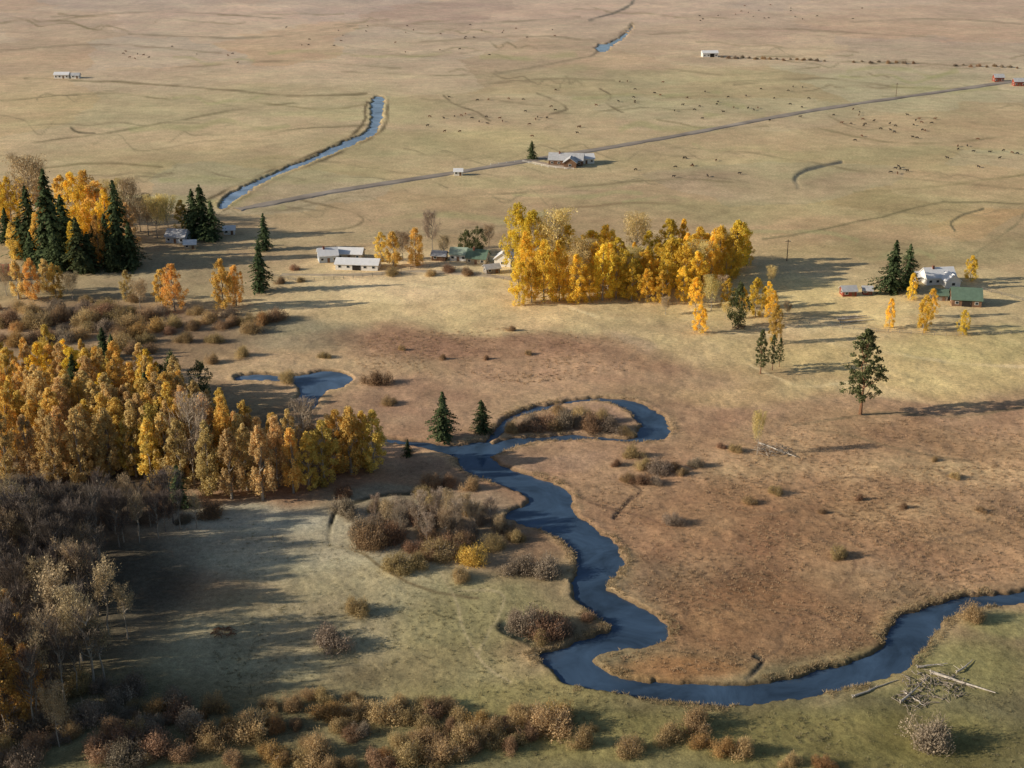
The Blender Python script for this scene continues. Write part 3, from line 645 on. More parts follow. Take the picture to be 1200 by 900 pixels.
# --- left grove
region('along the sunlit front of the left grove', [(438,551,74,'ambergold',1.3),(412,555,82,'ambergold',1.15),(380,568,80,'ambergold',1.15),(344,578,82,'ambergold',1.0),(308,586,94,'amber',.95),(272,584,88,'amber',1.05),(246,580,92,'amber',.9),(196,562,84,'amber',1.0),(160,558,94,'amber',.9),(228,568,106,'palebare',.85),(128,558,84,'amber',1.0),(96,564,90,'amber',.9),(358,553,84,'palebare',.8),(326,570,88,'amber',.95),(396,552,76,'ambergold',1.2),(426,546,68,'ambergold',1.25),(290,574,82,'amber',1.0),(362,574,72,'ambergold'),(212,572,88,'amber',.95),(178,566,80,'ambergold',1.0),(66,566,84,'amber',.95),(36,562,78,'amber',1.05),(10,566,88,'amber',.95)])
shared('crowded in the middle of the left grove', fill([(-5,500),(110,500),(220,522),(330,548),(420,542),(380,556),(250,562),(90,556),(-5,545)], 74, 15, 62, 90, ['amber','amber','ambergold','amber','ambergold']), 1.0)
shared('at the bright back of the left grove', fill([(-5,450),(60,440),(150,455),(240,490),(260,515),(220,518),(100,498),(-5,498)], 60, 15, 46, 68, ['ambergold','ambergold','amber','ambergold','ambergold','amber','ngold']), 1.05)
region('at the back right of the left grove', [(205,474,62,'bush',.7),(235,472,54,'bush',.7),(188,468,46,'bush',.7),(122,418,34,'spruce',1.4),(133,422,30,'spruce',1.4),(175,502,66,'spruce',1.2),(90,476,62,'spruce',1.2)])
plant('spruce', 211, 592, 50, 'small dark spruce at the front of the left grove', None, 1.5)
plant('spruce', 520, 514, 56, 'larger dark spruce on the left bank where the river narrows', None, 1.4)
plant('spruce', 566, 506, 38, 'smaller dark spruce beside the river loop', None, 1.5)
plant('spruce', 478, 534, 20, 'tiny spruce on the bank left of the larger spruce', None, 1.4)
# --- shaded wood lower left
shared('in the shaded wood at lower left', fill([(-10,612),(90,606),(200,608),(240,620),(130,644),(120,650),(-10,650)], 54, 13, 44, 66, ['thin','thin','thin','bare','thin','thinl']), 1.0)
shared('in the dark bare wood at the left edge', fill([(-10,650),(125,650),(125,722),(-10,730)], 44, 15, 72, 98, ['thin','thin','thin','bare','thinl']), .95)
region('on the lower left wood edge', [(75,710,84,'thinl',1.1),(100,716,88,'thinl'),(128,746,100,'thinl'),(70,766,118,'thinl',1.1),(95,796,110,'tan',.65),(18,770,92,'amber'),(10,856,122,'orange',.8),(38,836,92,'orange',.8),(70,876,78,'tan',.75),(150,749,74,'thinl'),(55,726,82,'thinl'),(30,794,84,'ambergold'),(112,764,88,'thin')])
shared('in the dark corner at lower left', fill([(-10,730),(110,757),(130,800),(60,850),(-10,880)], 34, 19, 70, 108, ['thin','thin','thin','thinl','bare']), .95)
# --- shrubs
region('in the shrub belt along the bottom left', [(245,868,34,'s_tan'),(297,856,36,'s_tan'),(318,892,30,'s_orange'),(372,886,38,'s_tan'),(390,840,28,'s_orange'),(378,820,22,'s_tan'),(446,842,34,'s_tan'),(498,832,26,'s_tan'),(425,860,20,'s_grey'),(205,830,34,'s_grey'),(255,830,28,'s_tan'),(170,860,34,'s_grey'),(215,890,24,'s_rust'),(345,830,26,'s_tan'),(275,895,24,'s_rust')])
region('in the shrub belt along the bottom middle', [(545,872,38,'s_tan'),(580,862,36,'s_tan'),(565,850,28,'s_orange'),(640,852,40,'s_tan'),(610,842,26,'s_tan'),(657,840,28,'s_orange'),(686,874,34,'s_tan',.8),(740,882,28,'s_tan'),(785,866,28,'s_tan'),(816,852,36,'s_tan'),(822,876,22,'s_orange'),(852,882,28,'s_orange'),(874,884,28,'s_tan'),(925,896,20,'s_tan'),(966,896,18,'s_orange'),(478,892,34,'s_tan'),(522,892,32,'s_tan'),(440,895,28,'s_rust'),(600,878,22,'s_rust'),(500,870,26,'s_tan')])
shared('filling the bottom shrub belt', fill([(150,830),(330,815),(480,820),(690,836),(700,880),(540,903),(160,903)], 52, 22, 12, 26, ['s_tan','s_tan','s_orange','s_rust','s_tan']))
plant('s_grey', 1092, 874, 46, 'large grey willow shrub at the bottom right corner', None, 1.05)
plant('s_tan', 1140, 727, 28, 'tan shrub on the grassy river bank at far right', None, 1)
plant('s_grey', 387, 756, 34, 'wide grey shrub in the middle of the green meadow', None, 1.3)
plant('s_tan', 416, 717, 28, 'rounded tan shrub above the wide grey one in the meadow', None, 1)
region('on the brushy ground inside the river bend', [(405,604,30,'s_grey'),(432,640,42,'s_rust',.8),(420,630,34,'s_grey'),(455,634,32,'s_rust'),(468,668,28,'s_tan'),(515,652,28,'s_tan'),(552,660,28,'s_gold'),(540,640,24,'s_tan'),(612,670,28,'s_grey'),(640,672,30,'s_grey'),(536,680,20,'s_tan'),(490,664,24,'s_tan'),(605,630,16,'s_tan')])
region('standing twiggy inside the river bend', [(490,622,46,'pinkbare'),(512,616,44,'pinkbare'),(535,624,40,'pinkbare'),(556,622,36,'pinkbare'),(575,614,32,'pinkbare'),(500,638,36,'pinkbare'),(470,632,40,'pinkbare'),(545,606,30,'tan'),(525,606,34,'tan'),(440,612,34,'pinkbare'),(585,626,26,'tan'),(522,632,38,'tan'),(455,618,36,'tan')])
shared('filling the thicket inside the river bend', fill([(410,600),(500,592),(590,605),(615,640),(560,660),(480,660),(425,640)], 32, 18, 14, 26, ['s_grey','s_rust','s_tan','s_tan','s_grey']))
region('above the river bend brush', [(507,570,24,'s_rust'),(524,568,18,'s_rust'),(554,574,20,'s_tan'),(402,580,18,'s_rust'),(496,580,16,'s_tan')])
region('on the small spit beside the river', [(620,740,40,'s_grey'),(640,742,36,'s_rust'),(606,734,30,'s_grey'),(660,742,22,'s_grey'),(688,728,14,'s_rust'),(632,752,20,'s_tan')])
region('inside the river loop', [(640,501,24,'s_rust'),(662,502,28,'s_grey'),(690,503,26,'s_rust'),(716,504,22,'s_grey'),(612,506,18,'s_rust'),(652,486,18,'s_tan'),(680,490,20,'s_tan'),(705,494,20,'s_tan'),(732,508,14,'s_tan'),(626,500,20,'s_grey'),(597,506,18,'s_tan'),(650,504,18,'s_tan'),(677,498,18,'s_grey')])
region('on the right bank below the river loop', [(740,534,18,'s_tan'),(772,552,22,'s_grey'),(757,548,18,'s_tan'),(790,550,14,'s_rust'),(815,546,16,'s_grey'),(750,566,16,'s_rust'),(770,566,14,'s_grey'),(735,562,14,'s_tan'),(800,556,12,'s_tan'),(722,546,12,'s_rust')])
region('dotted over the brown marsh at right', [(790,613,18,'s_grey'),(878,590,12,'s_tan'),(910,579,13,'s_tan'),(983,654,20,'s_tan'),(1008,586,10,'s_rust'),(1060,596,9,'s_rust'),(860,528,12,'s_tan'),(845,524,8,'s_rust'),(1120,560,10,'s_tan'),(1150,600,9,'s_rust'),(964,600,8,'s_rust'),(1095,540,8,'s_tan')])
region('in the brown pasture above the river loop', [(441,449,22,'s_rust'),(455,473,14,'s_tan'),(340,446,18,'s_tan'),(286,418,16,'s_tan'),(600,388,8,'s_rust'),(380,420,10,'s_tan'),(520,420,8,'s_rust'),(570,420,8,'s_rust'),(620,415,8,'s_tan'),(470,410,8,'s_tan')])
region('in the brush left of the lone spruces', [(320,376,20,'s_rust'),(305,378,18,'s_tan'),(245,378,18,'s_tan'),(225,386,16,'s_rust'),(185,388,20,'s_orange'),(155,384,24,'s_tan'),(125,372,26,'s_rust'),(100,380,26,'s_tan'),(70,376,26,'s_rust'),(40,382,28,'s_tan'),(15,378,26,'s_rust'),(140,396,20,'s_rust'),(90,398,22,'s_tan'),(50,402,24,'s_rust'),(20,404,22,'s_orange'),(270,382,14,'s_rust'),(250,425,16,'s_tan'),(170,400,16,'s_tan')])
shared('filling the scrub at left below the orange trees', fill([(-5,358),(140,350),(290,370),(330,382),(240,405),(120,420),(-5,412)], 46, 16, 11, 22, ['s_tan','s_rust','s_grey','s_tan','s_orange']))
shared('under the trees of the shaded lower left wood', fill([(0,570),(200,580),(280,604),(180,618),(0,605)], 12, 28, 14, 24, ['s_grey','s_grey','s_rust']))
shared('in the dark thicket at the bottom left corner', fill([(-5,800),(130,800),(230,850),(230,900),(-5,905)], 30, 26, 20, 36, ['s_grey','s_rust','s_tan','s_grey']))
shared('in the far hedge line on the plain', [(x, 68+(x-850)*.034+random.uniform(-1, 1), random.uniform(3, 5.5), random.choice(['s_rust','s_grey'])) for x in list(range(846, 972, 8))+list(range(1000, 1076, 10))+list(range(1120, 1200, 9))])
shared('along the fence beside the left ranch barn', [(x, y, random.uniform(8, 14), random.choice(['s_rust','s_tan'])) for x, y in ((330,332),(345,316),(352,330),(460,322),(505,322),(525,318),(545,322),(620,332))])
plant('spruce', 623, 187, 21, 'lone spruce left of the far ranch house by the road', None, 1.6)

# off-frame woodland to the left whose shadows reach the meadow
def woodland():
    parts = []; sh = []
    pts = fill([(-330,600),(-25,600),(-25,690),(-330,690)], 30, 38, 1.2, 1.7, ['a'], 1.6)+fill([(-240,690),(-25,690),(-25,905),(-320,960)], 24, 64, 1.2, 1.8, ['a'], 1.2)
    for (x, y, sc, b) in pts:
        tr, cm = random.choice(G_nar)
        v = np.empty(len(cm.vertices)*3, np.float32); cm.vertices.foreach_get('co', v); v = v.reshape(-1, 4, 3)
        s_ = np.empty(len(cm.vertices), np.float32); cm.attributes['shade'].data.foreach_get('value', s_)
        X, Y, _ = P(x, y); an = random.random()*6.28
        w = v.copy(); w[..., 0] = (v[..., 0]*math.cos(an)-v[..., 1]*math.sin(an))*sc*.6+X; w[..., 1] = (v[..., 0]*math.sin(an)+v[..., 1]*math.cos(an))*sc*.6+Y; w[..., 2] = v[..., 2]*sc
        parts.append(w.reshape(-1, 3)); sh.append(s_)
    Vw = np.concatenate(parts); o = link('woodland', np_mesh('woodland', Vw, qidx(len(Vw)//4), False, np.concatenate(sh)), M['tanleaf'])
    tag(o, 'mass of tall thinning trees continuing beyond the left edge', 'woodland', None, 'stuff')
woodland()

# tussocks of grass
def tufts(name, c, hm, m, label, seed, nb=12):
    rg = np.random.default_rng(seed); N_ = len(c)*nb
    b = np.repeat(c, nb, 0)+rg.normal(size=(N_, 2))*.2
    z = relief(b[:, 0], b[:, 1])*.8-.1
    p = np.concatenate([b, z[:, None]], 1); ctr = np.repeat(c, nb, 0)
    d = unit(np.concatenate([(b-ctr)*2.2, np.ones((N_, 1))], 1)+rg.normal(size=(N_, 3))*.25)
    hs = np.repeat(rg.uniform(.4, 1.4, len(c)), nb)*hm
    V_ = slivers(p, d, hs*rg.uniform(.7, 1.2, N_), np.full(N_, .06), rg)
    o = link(name, np_mesh(name, V_, qidx(N_), False, np.repeat(np.repeat(rg.uniform(.7, 1.3, len(c)), nb), 4)), m)
    tag(o, label, 'grass', None, 'stuff')
def scatter(polys, seed):
    rg = np.random.default_rng(seed); c = []
    for poly, k in polys:
        xs_ = [p[0] for p in poly]; ys_ = [p[1] for p in poly]
        x = rg.uniform(min(xs_), max(xs_), k*4); y = rg.uniform(min(ys_), max(ys_), k*4)
        ok = np.array([in_poly(a, b, poly) for a, b in zip(x, y)]); x = x[ok]; y = y[ok]
        X, Y, _ = P(x, y)
        keep = (fbm(X*.05, Y*.05, 3)+rg.normal(size=len(X))*.16 > .48) & (water_d(X, Y, W_R+W_P) > 1.5)
        c.append(np.stack([X[keep], Y[keep]], 1)[:k])
    return np.concatenate(c)
tufts('marsh_grass', scatter([([(680,560),(800,520),(900,490),(1200,490),(1200,680),(1050,710),(1000,770),(800,790),(710,770),(780,740),(720,690),(740,650)], 4400), ([(820,560),(1200,540),(1200,640),(900,640)], 1500), ([(380,395),(560,382),(720,392),(760,430),(620,450),(430,435)], 1100)], 55), .44, leafmat('tussock_brown', (.46,.34,.215), .3), 'rusty brown grass tussocks covering the marsh beside the river', 55)
tufts('meadow_grass', scatter([([(250,600),(640,700),(620,800),(1000,840),(1200,780),(1200,900),(250,900)], 2600)], 56), .32, leafmat('tussock_olive', (.38,.34,.20), .3), 'olive grass tufts scattered over the green meadow and lower bank', 56)
rg_ = np.random.default_rng(77)
bx = rg_.uniform(520, 1230, 90000); by = rg_.uniform(455, 840, 90000); bX, bY, _ = P(bx, by)
bd_ = river_d(bX, bY); kk = (bd_ > .35) & (bd_ < 2.4) & (fbm(bX*.1, bY*.1, 3) > .5)
tufts('bank_grass', np.stack([bX[kk], bY[kk]], 1)[:4500], .55, leafmat('bank_grass_straw', (.48,.37,.23), .3), 'straw coloured grass fringe along both banks of the river', 78, 8)

# ---------------------------------------------------------------- buildings
def gable(name, label, cat, px, py, L, W, hw, hr, rot, wall, roof, nwin=3, door=True, chimney=False, wing=None, big_door=False, group=None):
    X, Y, t = P(px, py)
    o = empty(name, (X, Y+W*.5, float(relief(X, Y))-.1), R(rot)); tag(o, label, cat, group)
    def body(nm, L, W, hw, hr, ox=0, oy=0, r90=False):
        hl, hwid = L/2, W/2
        V_ = [(-hl,-hwid,-.5),(hl,-hwid,-.5),(hl,hwid,-.5),(-hl,hwid,-.5),(-hl,-hwid,hw),(hl,-hwid,hw),(hl,hwid,hw),(-hl,hwid,hw),(-hl,0,hw+hr),(hl,0,hw+hr)]
        F_ = [[0,1,5,4],[2,3,7,6],[1,2,6,9,5],[3,0,4,8,7],[4,5,9,8],[6,7,8,9],[0,3,2,1]]
        ov = .5; sl = hr/hwid; th = .22
        rv = []; rf = []
        for sgn in (-1, 1):
            b = len(rv); e = hwid+ov
            for z_ in (.04, .04+th):
                rv += [(-hl-ov, sgn*e, hw-ov*sl+z_), (hl+ov, sgn*e, hw-ov*sl+z_), (hl+ov, 0, hw+hr+z_), (-hl-ov, 0, hw+hr+z_)]
            fs = [[0,1,2,3],[4,5,6,7],[0,1,5,4],[0,3,7,4],[1,2,6,5]]
            rf += [[b+i for i in f] for f in fs]
        if r90:
            V_ = [(-y, x, z) for x, y, z in V_]; rv = [(-y, x, z) for x, y, z in rv]
        V_ = [(x+ox, y+oy, z) for x, y, z in V_]; rv = [(x+ox, y+oy, z) for x, y, z in rv]
        w = link(nm+'wall', py_mesh('wall', V_, F_), M[wall], o); r = link(nm+'roof', py_mesh('roof', rv, rf), M[roof], o)
        for q in (w, r):
            bm = bmesh.new(); bm.from_mesh(q.data); bmesh.ops.recalc_face_normals(bm, faces=bm.faces); bm.to_mesh(q.data); bm.free()
        return r
    r = body('', L, W, hw, hr)
    if chimney:
        mb = MB(); mb.box(-L*.2-.4, -L*.2+.4, -.9, -.1, hw+hr*.6, hw+hr+1.0); mb.build('chimney', M['brick'], r)
    if wing:
        wl, ww, wx_ = wing
        body('wing_', wl, ww, hw*.95, hr*.8, wx_, -W/2-wl/2+1.2, True)
        oy = -W/2-wl+1.2
        mb = MB(); mb.box(wx_-.8, wx_+.8, oy-.06, oy+.02, 1.0, 2.3); f = mb.build('window', M['white'], o)
        mb = MB(); mb.box(wx_-.65, wx_+.65, oy-.09, oy-.03, 1.12, 2.18); mb.build('pane', M['glass'], f)
    slots = nwin+(1 if door else 0)
    for i in range(slots):
        cx = -L/2+L*(i+.5)/slots
        if wing and abs(cx-wing[2]) < wing[1]/2+.8: continue
        if door and i == slots//2:
            w2, h2 = (1.8, min(hw-.3, 3)) if big_door else (.55, 2.1)
            mb = MB(); mb.box(cx-w2, cx+w2, -W/2-.08, -W/2+.02, -.1, h2); d_ = mb.build('door', M['dark' if big_door else 'brownwall'], o)
            mb = MB(); mb.box(cx+w2*.7, cx+w2*.8, -W/2-.14, -W/2-.07, h2*.45, h2*.55); mb.build('handle', M['greywood'], d_)
        else:
            mb = MB(); mb.box(cx-.7, cx+.7, -W/2-.06, -W/2+.02, 1.0, 2.2); f = mb.build('window', M['white'], o)
            mb = MB(); mb.box(cx-.56, cx+.56, -W/2-.09, -W/2-.03, 1.12, 2.08); mb.build('pane', M['glass'], f)
    if nwin:
        for sgn in (-1, 1):
            xa = sorted((sgn*(L/2-.02), sgn*(L/2+.06))); xb = sorted((sgn*(L/2+.03), sgn*(L/2+.09)))
            mb = MB(); mb.box(*xa, -.7, .7, 1.1, 2.3); f = mb.build('window', M['white'], o)
            mb = MB(); mb.box(*xb, -.56, .56, 1.22, 2.18); mb.build('pane', M['glass'], f)
    return o
gable('ranch_house', 'large far ranch house with pale grey roof beside the road', 'house', 664, 194, 19, 9, 3.2, 3.0, -8, 'brownwall', 'greyroof', 4, True, True, (7, 7, 3))
gable('shed', 'pale shed attached right of the far ranch house by the road', 'shed', 686, 192, 9, 7, 3, 2, 10, 'white', 'whiteroof', 2)
gable('barn', 'long white barn far out on the plain near the hedge', 'barn', 832, 67, 13, 7, 3.5, 1.6, 4, 'white', 'whiteroof', 3, True, big_door=True)
gable('barn', 'small red barn at the far right end of the road', 'barn', 1171, 96, 7, 6, 3.5, 2, 0, 'redwall', 'greyroof', 2)
gable('barn', 'red barn cut by the right edge near the road end', 'barn', 1195, 101, 8, 6, 3.5, 2, 0, 'redwall', 'greyroof', 2)
gable('ranch_house', 'left of two tiny white buildings on the far left plain', 'house', 72, 92, 11, 6, 3, 1.5, 0, 'white', 'whiteroof', 3)
gable('shed', 'right of two tiny white buildings on the far left plain', 'shed', 88, 92, 6, 5, 2.5, 1.5, 0, 'white', 'greyroof', 1)
gable('barn', 'long low white barn with white roof in the left ranch', 'barn', 419, 317, 18, 8, 2.6, 1.6, -6, 'white', 'whiteroof', 4, True, big_door=True)
gable('barn', 'white roofed barn just behind the long low white barn', 'barn', 410, 305, 11, 7, 2.8, 1.8, -6, 'tanwall', 'whiteroof', 2)
gable('house', 'pale blue house at the left end of the white barn', 'house', 383, 308, 8, 7, 3.2, 2.4, 14, 'bluewall', 'whiteroof', 2, True, True)
gable('house', 'white house with pale green roof, left of the ranch cluster', 'house', 538, 306, 7, 6, 3, 2.2, -10, 'white', 'palegreen', 2)
gable('house', 'tan house with green roof in the ranch cluster middle', 'house', 560, 310, 8.5, 8, 2.8, 2.8, -14, 'tanwall', 'greenroof', 2, True, True)
gable('house', 'white gabled house at the left foot of the yellow grove', 'house', 591, 312, 8, 7, 3.4, 2.6, 78, 'white', 'whiteroof', 2)
gable('shed', 'low grey shed in front of the green roofed house', 'shed', 576, 321, 6, 4.5, 2.3, 1.3, 20, 'greywood', 'greyroof', 1)
gable('shed', 'brown shed at the left end of the ranch cluster', 'shed', 515, 306, 6, 5, 2.4, 1.5, -10, 'brownwall', 'greyroof', 1)
gable('house', 'white farmhouse with pale roof beside the two right spruces', 'house', 1101, 334, 12, 8, 3.2, 3.0, 8, 'white', 'whiteroof', 3, True, True, (6, 6, 3))
gable('barn', 'green roofed barn in front of the white farmhouse', 'barn', 1135, 359, 11, 9, 3.0, 3.4, -10, 'brownwall', 'greenroof', 2, True, big_door=True)
gable('shed', 'small green roofed shed left of the green roofed barn', 'shed', 1102, 352, 6, 5, 2.4, 1.6, -8, 'greywood', 'greenroof', 1)
gable('shed', 'larger of two dark red sheds left of the farmhouse', 'shed', 995, 348, 5.5, 4.5, 2.4, 1.5, 6, 'redwall', 'greyroof', 1)
gable('shed', 'smaller of two dark red sheds left of the farmhouse', 'shed', 1017, 346, 3.5, 3.5, 2.1, 1.2, -6, 'redwall', 'greyroof', 1)
gable('shed', 'white shed between the right spruces and the farmhouse', 'shed', 1078, 330, 5, 4, 2.3, 1.5, 20, 'white', 'whiteroof', 1)
gable('house', 'red roofed house cut by the left edge', 'house', 2, 330, 9, 8, 3, 3, 10, 'tanwall', 'redroof', 2)
gable('house', 'grey roofed house between the pale trees and three spruces', 'house', 207, 285, 9, 7, 3, 2.6, -12, 'bluewall', 'greyroof', 2)
gable('shed', 'small white shed right of the three upper left spruces', 'shed', 268, 275, 5, 4, 2.4, 1.4, 8, 'white', 'whiteroof', 1)
gable('shed', 'small pale shed below the grey roofed house at upper left', 'shed', 222, 292, 5, 4, 2.4, 1.4, 8, 'tanwall', 'whiteroof', 1)
gable('shed', 'tiny roadside shed left of the far spruce', 'shed', 537, 206, 4.5, 4, 2.4, 1.2, 0, 'white', 'whiteroof', 1)

# fences, poles
def fence(label, pts, step, m, hgt=1.3, rails=2):
    X, Y, _ = P(np.array([p[0] for p in pts], float), np.array([p[1] for p in pts], float))
    w = np.stack([X, Y], 1); seg = np.linalg.norm(np.diff(w, axis=0), axis=1); tot = seg.sum(); n = min(99, int(tot/step)+1)
    cum = np.concatenate([[0], np.cumsum(seg)]); s = np.linspace(0, tot, n)
    px_, py_ = np.interp(s, cum, w[:, 0]), np.interp(s, cum, w[:, 1]); pz = relief(px_, py_)
    o = empty('fence', (px_[0], py_[0], pz[0])); tag(o, label, 'fence')
    mb = MB(); mb.tube([(0,0,-.3),(0,0,hgt)], [.11,.09], 6); pm = mb.mesh('post'); pm.materials.append(m)
    for x, y, z in zip(px_, py_, pz):
        q = link('post', pm, None, o); q.location = (x-px_[0], y-py_[0], z-pz[0])
    for k in range(rails):
        h_ = hgt*(.45+.45*k)
        mb = MB(); mb.tube([(x-px_[0], y-py_[0], z-pz[0]+h_) for x, y, z in zip(px_, py_, pz)], [.06]*n, 4); mb.build('rail', m, o)
fence('weathered rail fence crossing the field below the right farmhouse', [(948,381),(1020,388),(1110,394),(1210,391)], 4, M['greywood'])
fence('weathered rail fence running left of the long white barn', [(312,322),(350,330),(420,325),(470,321)], 4, M['greywood'])
fence('white rail fence in front of the far ranch house', [(575,194),(612,190),(645,197),(672,199)], 5, M['white'])
fence('rail fence along the paddock between ranch cluster and grove', [(470,318),(520,312),(580,326),(600,330)], 4, M['greywood'])
fence('rail fence at right edge behind the green roofed barn', [(1150,340),(1180,348),(1210,356)], 4, M['greywood'])
def pole(px, py, label):
    X, Y, _ = P(px, py); o = empty('utility_pole', (X, Y, float(relief(X, Y)))); tag(o, label, 'pole')
    mb = MB(); mb.tube([(0,0,-.5),(0,0,9.5)], [.2,.14], 8); mb.build('pole', M['bark'], o)
    mb = MB(); mb.box(-1.2,1.2,-.08,.08,8.6,8.8); mb.build('crossarm', M['bark'], o)
    for x in (-1, 1):
        mb = MB(); mb.tube([(x,0,8.8),(x,0,9.1)], [.07,.09], 6); mb.build('insulator', M['white'], o)
pole(922, 306, 'wooden utility pole right of the big yellow grove')
pole(1050, 113, 'wooden utility pole beside the far right stretch of road')

# ---------------------------------------------------------------- driftwood and brush piles
def log(px, py, px2, py2, r, label, z=.35, m='log', stubs=3):
    X, Y, _ = P(px, py); X2, Y2, _ = P(px2, py2); o = None
    d = Vector((X2-X, Y2-Y, 0)); n = 7; pts = []
    for i in range(n):
        f = i/(n-1); pts.append((d.x*f+random.uniform(-.2,.2), d.y*f+random.uniform(-.2,.2), z+r*.4+random.uniform(-.05,.12)))
    mb = MB(); mb.tube(pts, [r*(1.25-.9*i/(n-1)) for i in range(n)], 8)
    for k in range(stubs):
        p = Vector(pts[random.randint(1, n-2)]); e = p+Vector((random.uniform(-1.5,1.5), random.uniform(-1.5,1.5), random.uniform(.1,.6))); mb.tube([p, e], [r*.4, r*.1], 5)
    for k in range(6):
        a = k*1.05; e = Vector((-d.normalized().x*.5, math.cos(a)*r*2.6, z+r*.4+math.sin(a)*r*2.4)); mb.tube([pts[0], e], [r*.6, r*.12], 5)
    o = mb.build('log', M[m]); o.location = (X, Y, float(relief(X, Y))); tag(o, label, 'log'); return o
def brush(px, py, rad, h, n, label, m='stick', Lm=1.0):
    X, Y, _ = P(px, py); mb = MB()
    for i in range(n):
        a = random.random()*6.28; r = rad*math.sqrt(random.random()); c = Vector((math.cos(a)*r, math.sin(a)*r*.8, random.random()*h*(1-.7*r/rad)))
        b = random.random()*6.28; L = random.uniform(.5, 1.7)*Lm; dz = random.uniform(-.15,.15)
        d = Vector((math.cos(b), math.sin(b), dz))*L
        e = c+d; s = c-d; s.z = max(s.z, -.2); e.z = max(e.z, 0); mid = c+Vector((random.uniform(-.2,.2), random.uniform(-.2,.2), random.uniform(0,.3)))
        th = random.uniform(.04, .14); mb.tube([s, mid, e], [th, th*.8, th*.3], 5)
    o = mb.build('brush_pile', M[m]); o.location = (X, Y, float(relief(X, Y))+.15); tag(o, label, 'brush pile'); return o
log(1092, 789, 1166, 814, .30, 'long pale fallen log lying right of the driftwood pile')
log(1056, 824, 1088, 796, .22, 'pale log leaning down the left side of the driftwood pile')
log(1000, 817, 1052, 797, .2, 'pale log beside the water left of the driftwood pile', .2)
log(1122, 788, 1140, 774, .2, 'short grey log at the upper right of the driftwood pile', .3)
log(1076, 782, 1110, 778, .22, 'grey log lying across the top of the driftwood pile', .3)
log(1060, 812, 1084, 828, .18, 'thin grey log at the foot of the driftwood pile', .2)
brush(1096, 803, 7.0, .8, 120, 'large loose grey driftwood pile on the grassy bank at lower right')
brush(1070, 820, 4.0, .5, 36, 'smaller scatter of driftwood below the large driftwood pile')
brush(905, 528, 5.5, 1.1, 90, 'brush pile of dead branches beside the pale sapling in marsh')
log(890, 520, 932, 536, .2, 'pale fallen log lying across the marsh brush pile')
brush(262, 742, 2.6, 1.3, 60, 'small dark red brown brush pile alone in the left meadow', 'bark_pine', .6)
brush(866, 384, 2.6, 1.5, 60, 'dark brush pile under the bushy tree below the yellow grove', 'bark', .6)
for i, (x, y, x2, y2) in enumerate([(982,375,1020,372),(985,378,1024,375),(988,372,1015,370)]):
    log(x, y, x2, y2, .35, ['middle','front','back'][i]+' pale log of the three lying in the field by the red sheds', .2, 'log', 1)

# ---------------------------------------------------------------- cattle
def cow_mesh(graze):
    J = [(0,-.75,1.08,.30,.30),(0,-.3,1.0,.36,.38),(0,.3,1.0,.36,.40),(0,.75,1.08,.27,.34)]
    E = [(0,1),(1,2),(2,3)]
    if graze: J += [(0,1.1,.85,.15,.2),(0,1.35,.45,.13,.15),(0,1.5,.14,.08,.09)]
    else: J += [(0,1.1,1.3,.15,.2),(0,1.35,1.45,.13,.16),(0,1.68,1.25,.08,.09)]
    E += [(3,4),(4,5),(5,6)]
    for s in (-1, 1):
        b = len(J); J += [(s*.2,-.72,.72,.16,.19),(s*.2,-.86,.42,.07,.08),(s*.2,-.78,.03,.055,.06)]; E += [(0,b),(b,b+1),(b+1,b+2)]
        b = len(J); J += [(s*.2,.66,.68,.13,.15),(s*.2,.68,.38,.065,.07),(s*.2,.66,.03,.055,.06)]; E += [(3,b),(b,b+1),(b+1,b+2)]
    b = len(J); J += [(0,-1.02,1.1,.05,.05),(0,-1.1,.6,.03,.03)]; E += [(0,b),(b,b+1)]
    me = bpy.data.meshes.new('cow_skeleton'); me.from_pydata([j[:3] for j in J], E, []); me.update()
    o = bpy.data.objects.new('cow', me); col.objects.link(o)
    o.modifiers.new('Skin', 'SKIN'); sv = me.skin_vertices[0].data
    for i, j in enumerate(J): sv[i].radius = (j[3], j[4]); sv[i].use_root = (i == 0)
    o.modifiers.new('Sub', 'SUBSURF').levels = 1
    dg = bpy.context.evaluated_depsgraph_get(); dg.update()
    m2 = bpy.data.meshes.new_from_object(o.evaluated_get(dg)); m2.name = 'cow'
    bpy.data.objects.remove(o); bpy.data.meshes.remove(me)
    return m2
cowm = [cow_mesh(True), cow_mesh(False)]
cows = []
for c_ in cowm:
    for m_ in ('cow', 'cow', 'cowred'):
        q = c_.copy(); q.materials.clear(); q.materials.append(M[m_]); cows.append(q)
def herd(n, x0, x1, y0, y1, phrase):
    for i in range(n):
        u = random.uniform(0, 1) if i % 2 else random.gauss(.5, .25); v = random.uniform(0, 1) if i % 2 else random.gauss(.5, .25)
        X, Y, _ = P(x0+(x1-x0)*min(1, max(0, u)), y0+(y1-y0)*min(1, max(0, v)))
        o = link('cow', random.choice(cows)); o.location = (X, Y, float(relief(X, Y))); o.rotation_euler.z = random.random()*6.28
        o.scale = (.95,)*3
        tag(o, 'dark cow standing '+phrase, 'cow', 'cattle '+phrase)
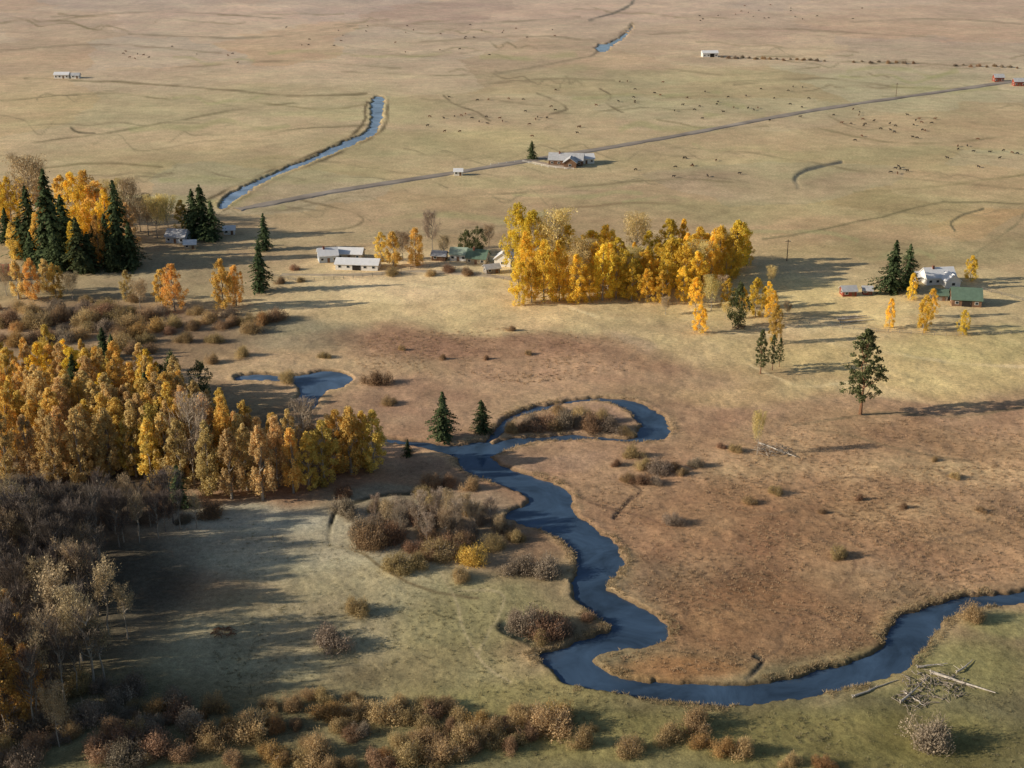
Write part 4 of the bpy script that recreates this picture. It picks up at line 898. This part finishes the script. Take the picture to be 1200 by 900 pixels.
herd(28, 960, 1110, 128, 166, 'in the herd on the right plain beyond the road')
herd(6, 1025, 1072, 193, 204, 'in the small cluster below the right stretch of road')
herd(30, 500, 680, 114, 162, 'in the scattered herd above the far ranch house')
herd(22, 800, 950, 100, 142, 'in the herd above the road right of the house')
herd(30, 330, 660, 24, 66, 'as a speck on the far middle plain')
herd(20, 820, 1010, 4, 26, 'as a speck on the far right plain')
herd(12, 1110, 1198, 164, 200, 'in the loose group at the right edge of plain')
herd(12, 120, 320, 55, 75, 'as a speck on the far left plain')
herd(10, 740, 880, 186, 208, 'in the loose group below the road near the house')
herd(16, 640, 820, 96, 140, 'in the thin scatter on the plain behind the house')

# ---------------------------------------------------------------- light, sky, camera
w = bpy.data.worlds.new('World'); scene.world = w; w.use_nodes = True
nt = w.node_tree; bg = nt.nodes['Background']; sky = nt.nodes.new('ShaderNodeTexSky'); sky.sky_type = 'NISHITA'; sky.sun_disc = False
sky.sun_elevation = SUN_EL; sky.sun_rotation = math.atan2(-math.cos(SUN_AZ), -math.sin(SUN_AZ)) % (2*math.pi)
sky.dust_density = 1.2
nt.links.new(sky.outputs[0], bg.inputs[0]); bg.inputs[1].default_value = .08
sl = bpy.data.lights.new('sun', 'SUN'); sl.energy = 5.0; sl.angle = R(.5); sl.color = (1, .87, .69)
so = bpy.data.objects.new('sun', sl); col.objects.link(so)
dirv = Vector((math.cos(SUN_EL)*math.cos(SUN_AZ), math.cos(SUN_EL)*math.sin(SUN_AZ), -math.sin(SUN_EL)))
so.rotation_mode = 'QUATERNION'; so.rotation_quaternion = dirv.to_track_quat('-Z', 'Y'); so.location = (-200, 200, 300)
cam = bpy.data.cameras.new('camera'); cam.sensor_width = 36; cam.lens = F/1200*36; cam.clip_start = 1; cam.clip_end = 60000
co = bpy.data.objects.new('camera', cam); col.objects.link(co); co.location = (0, 0, H); co.rotation_euler = (R(90)-PITCH, 0, 0)
scene.camera = co
scene.view_settings.view_transform = 'Standard'; scene.view_settings.look = 'None'; scene.view_settings.exposure = 0
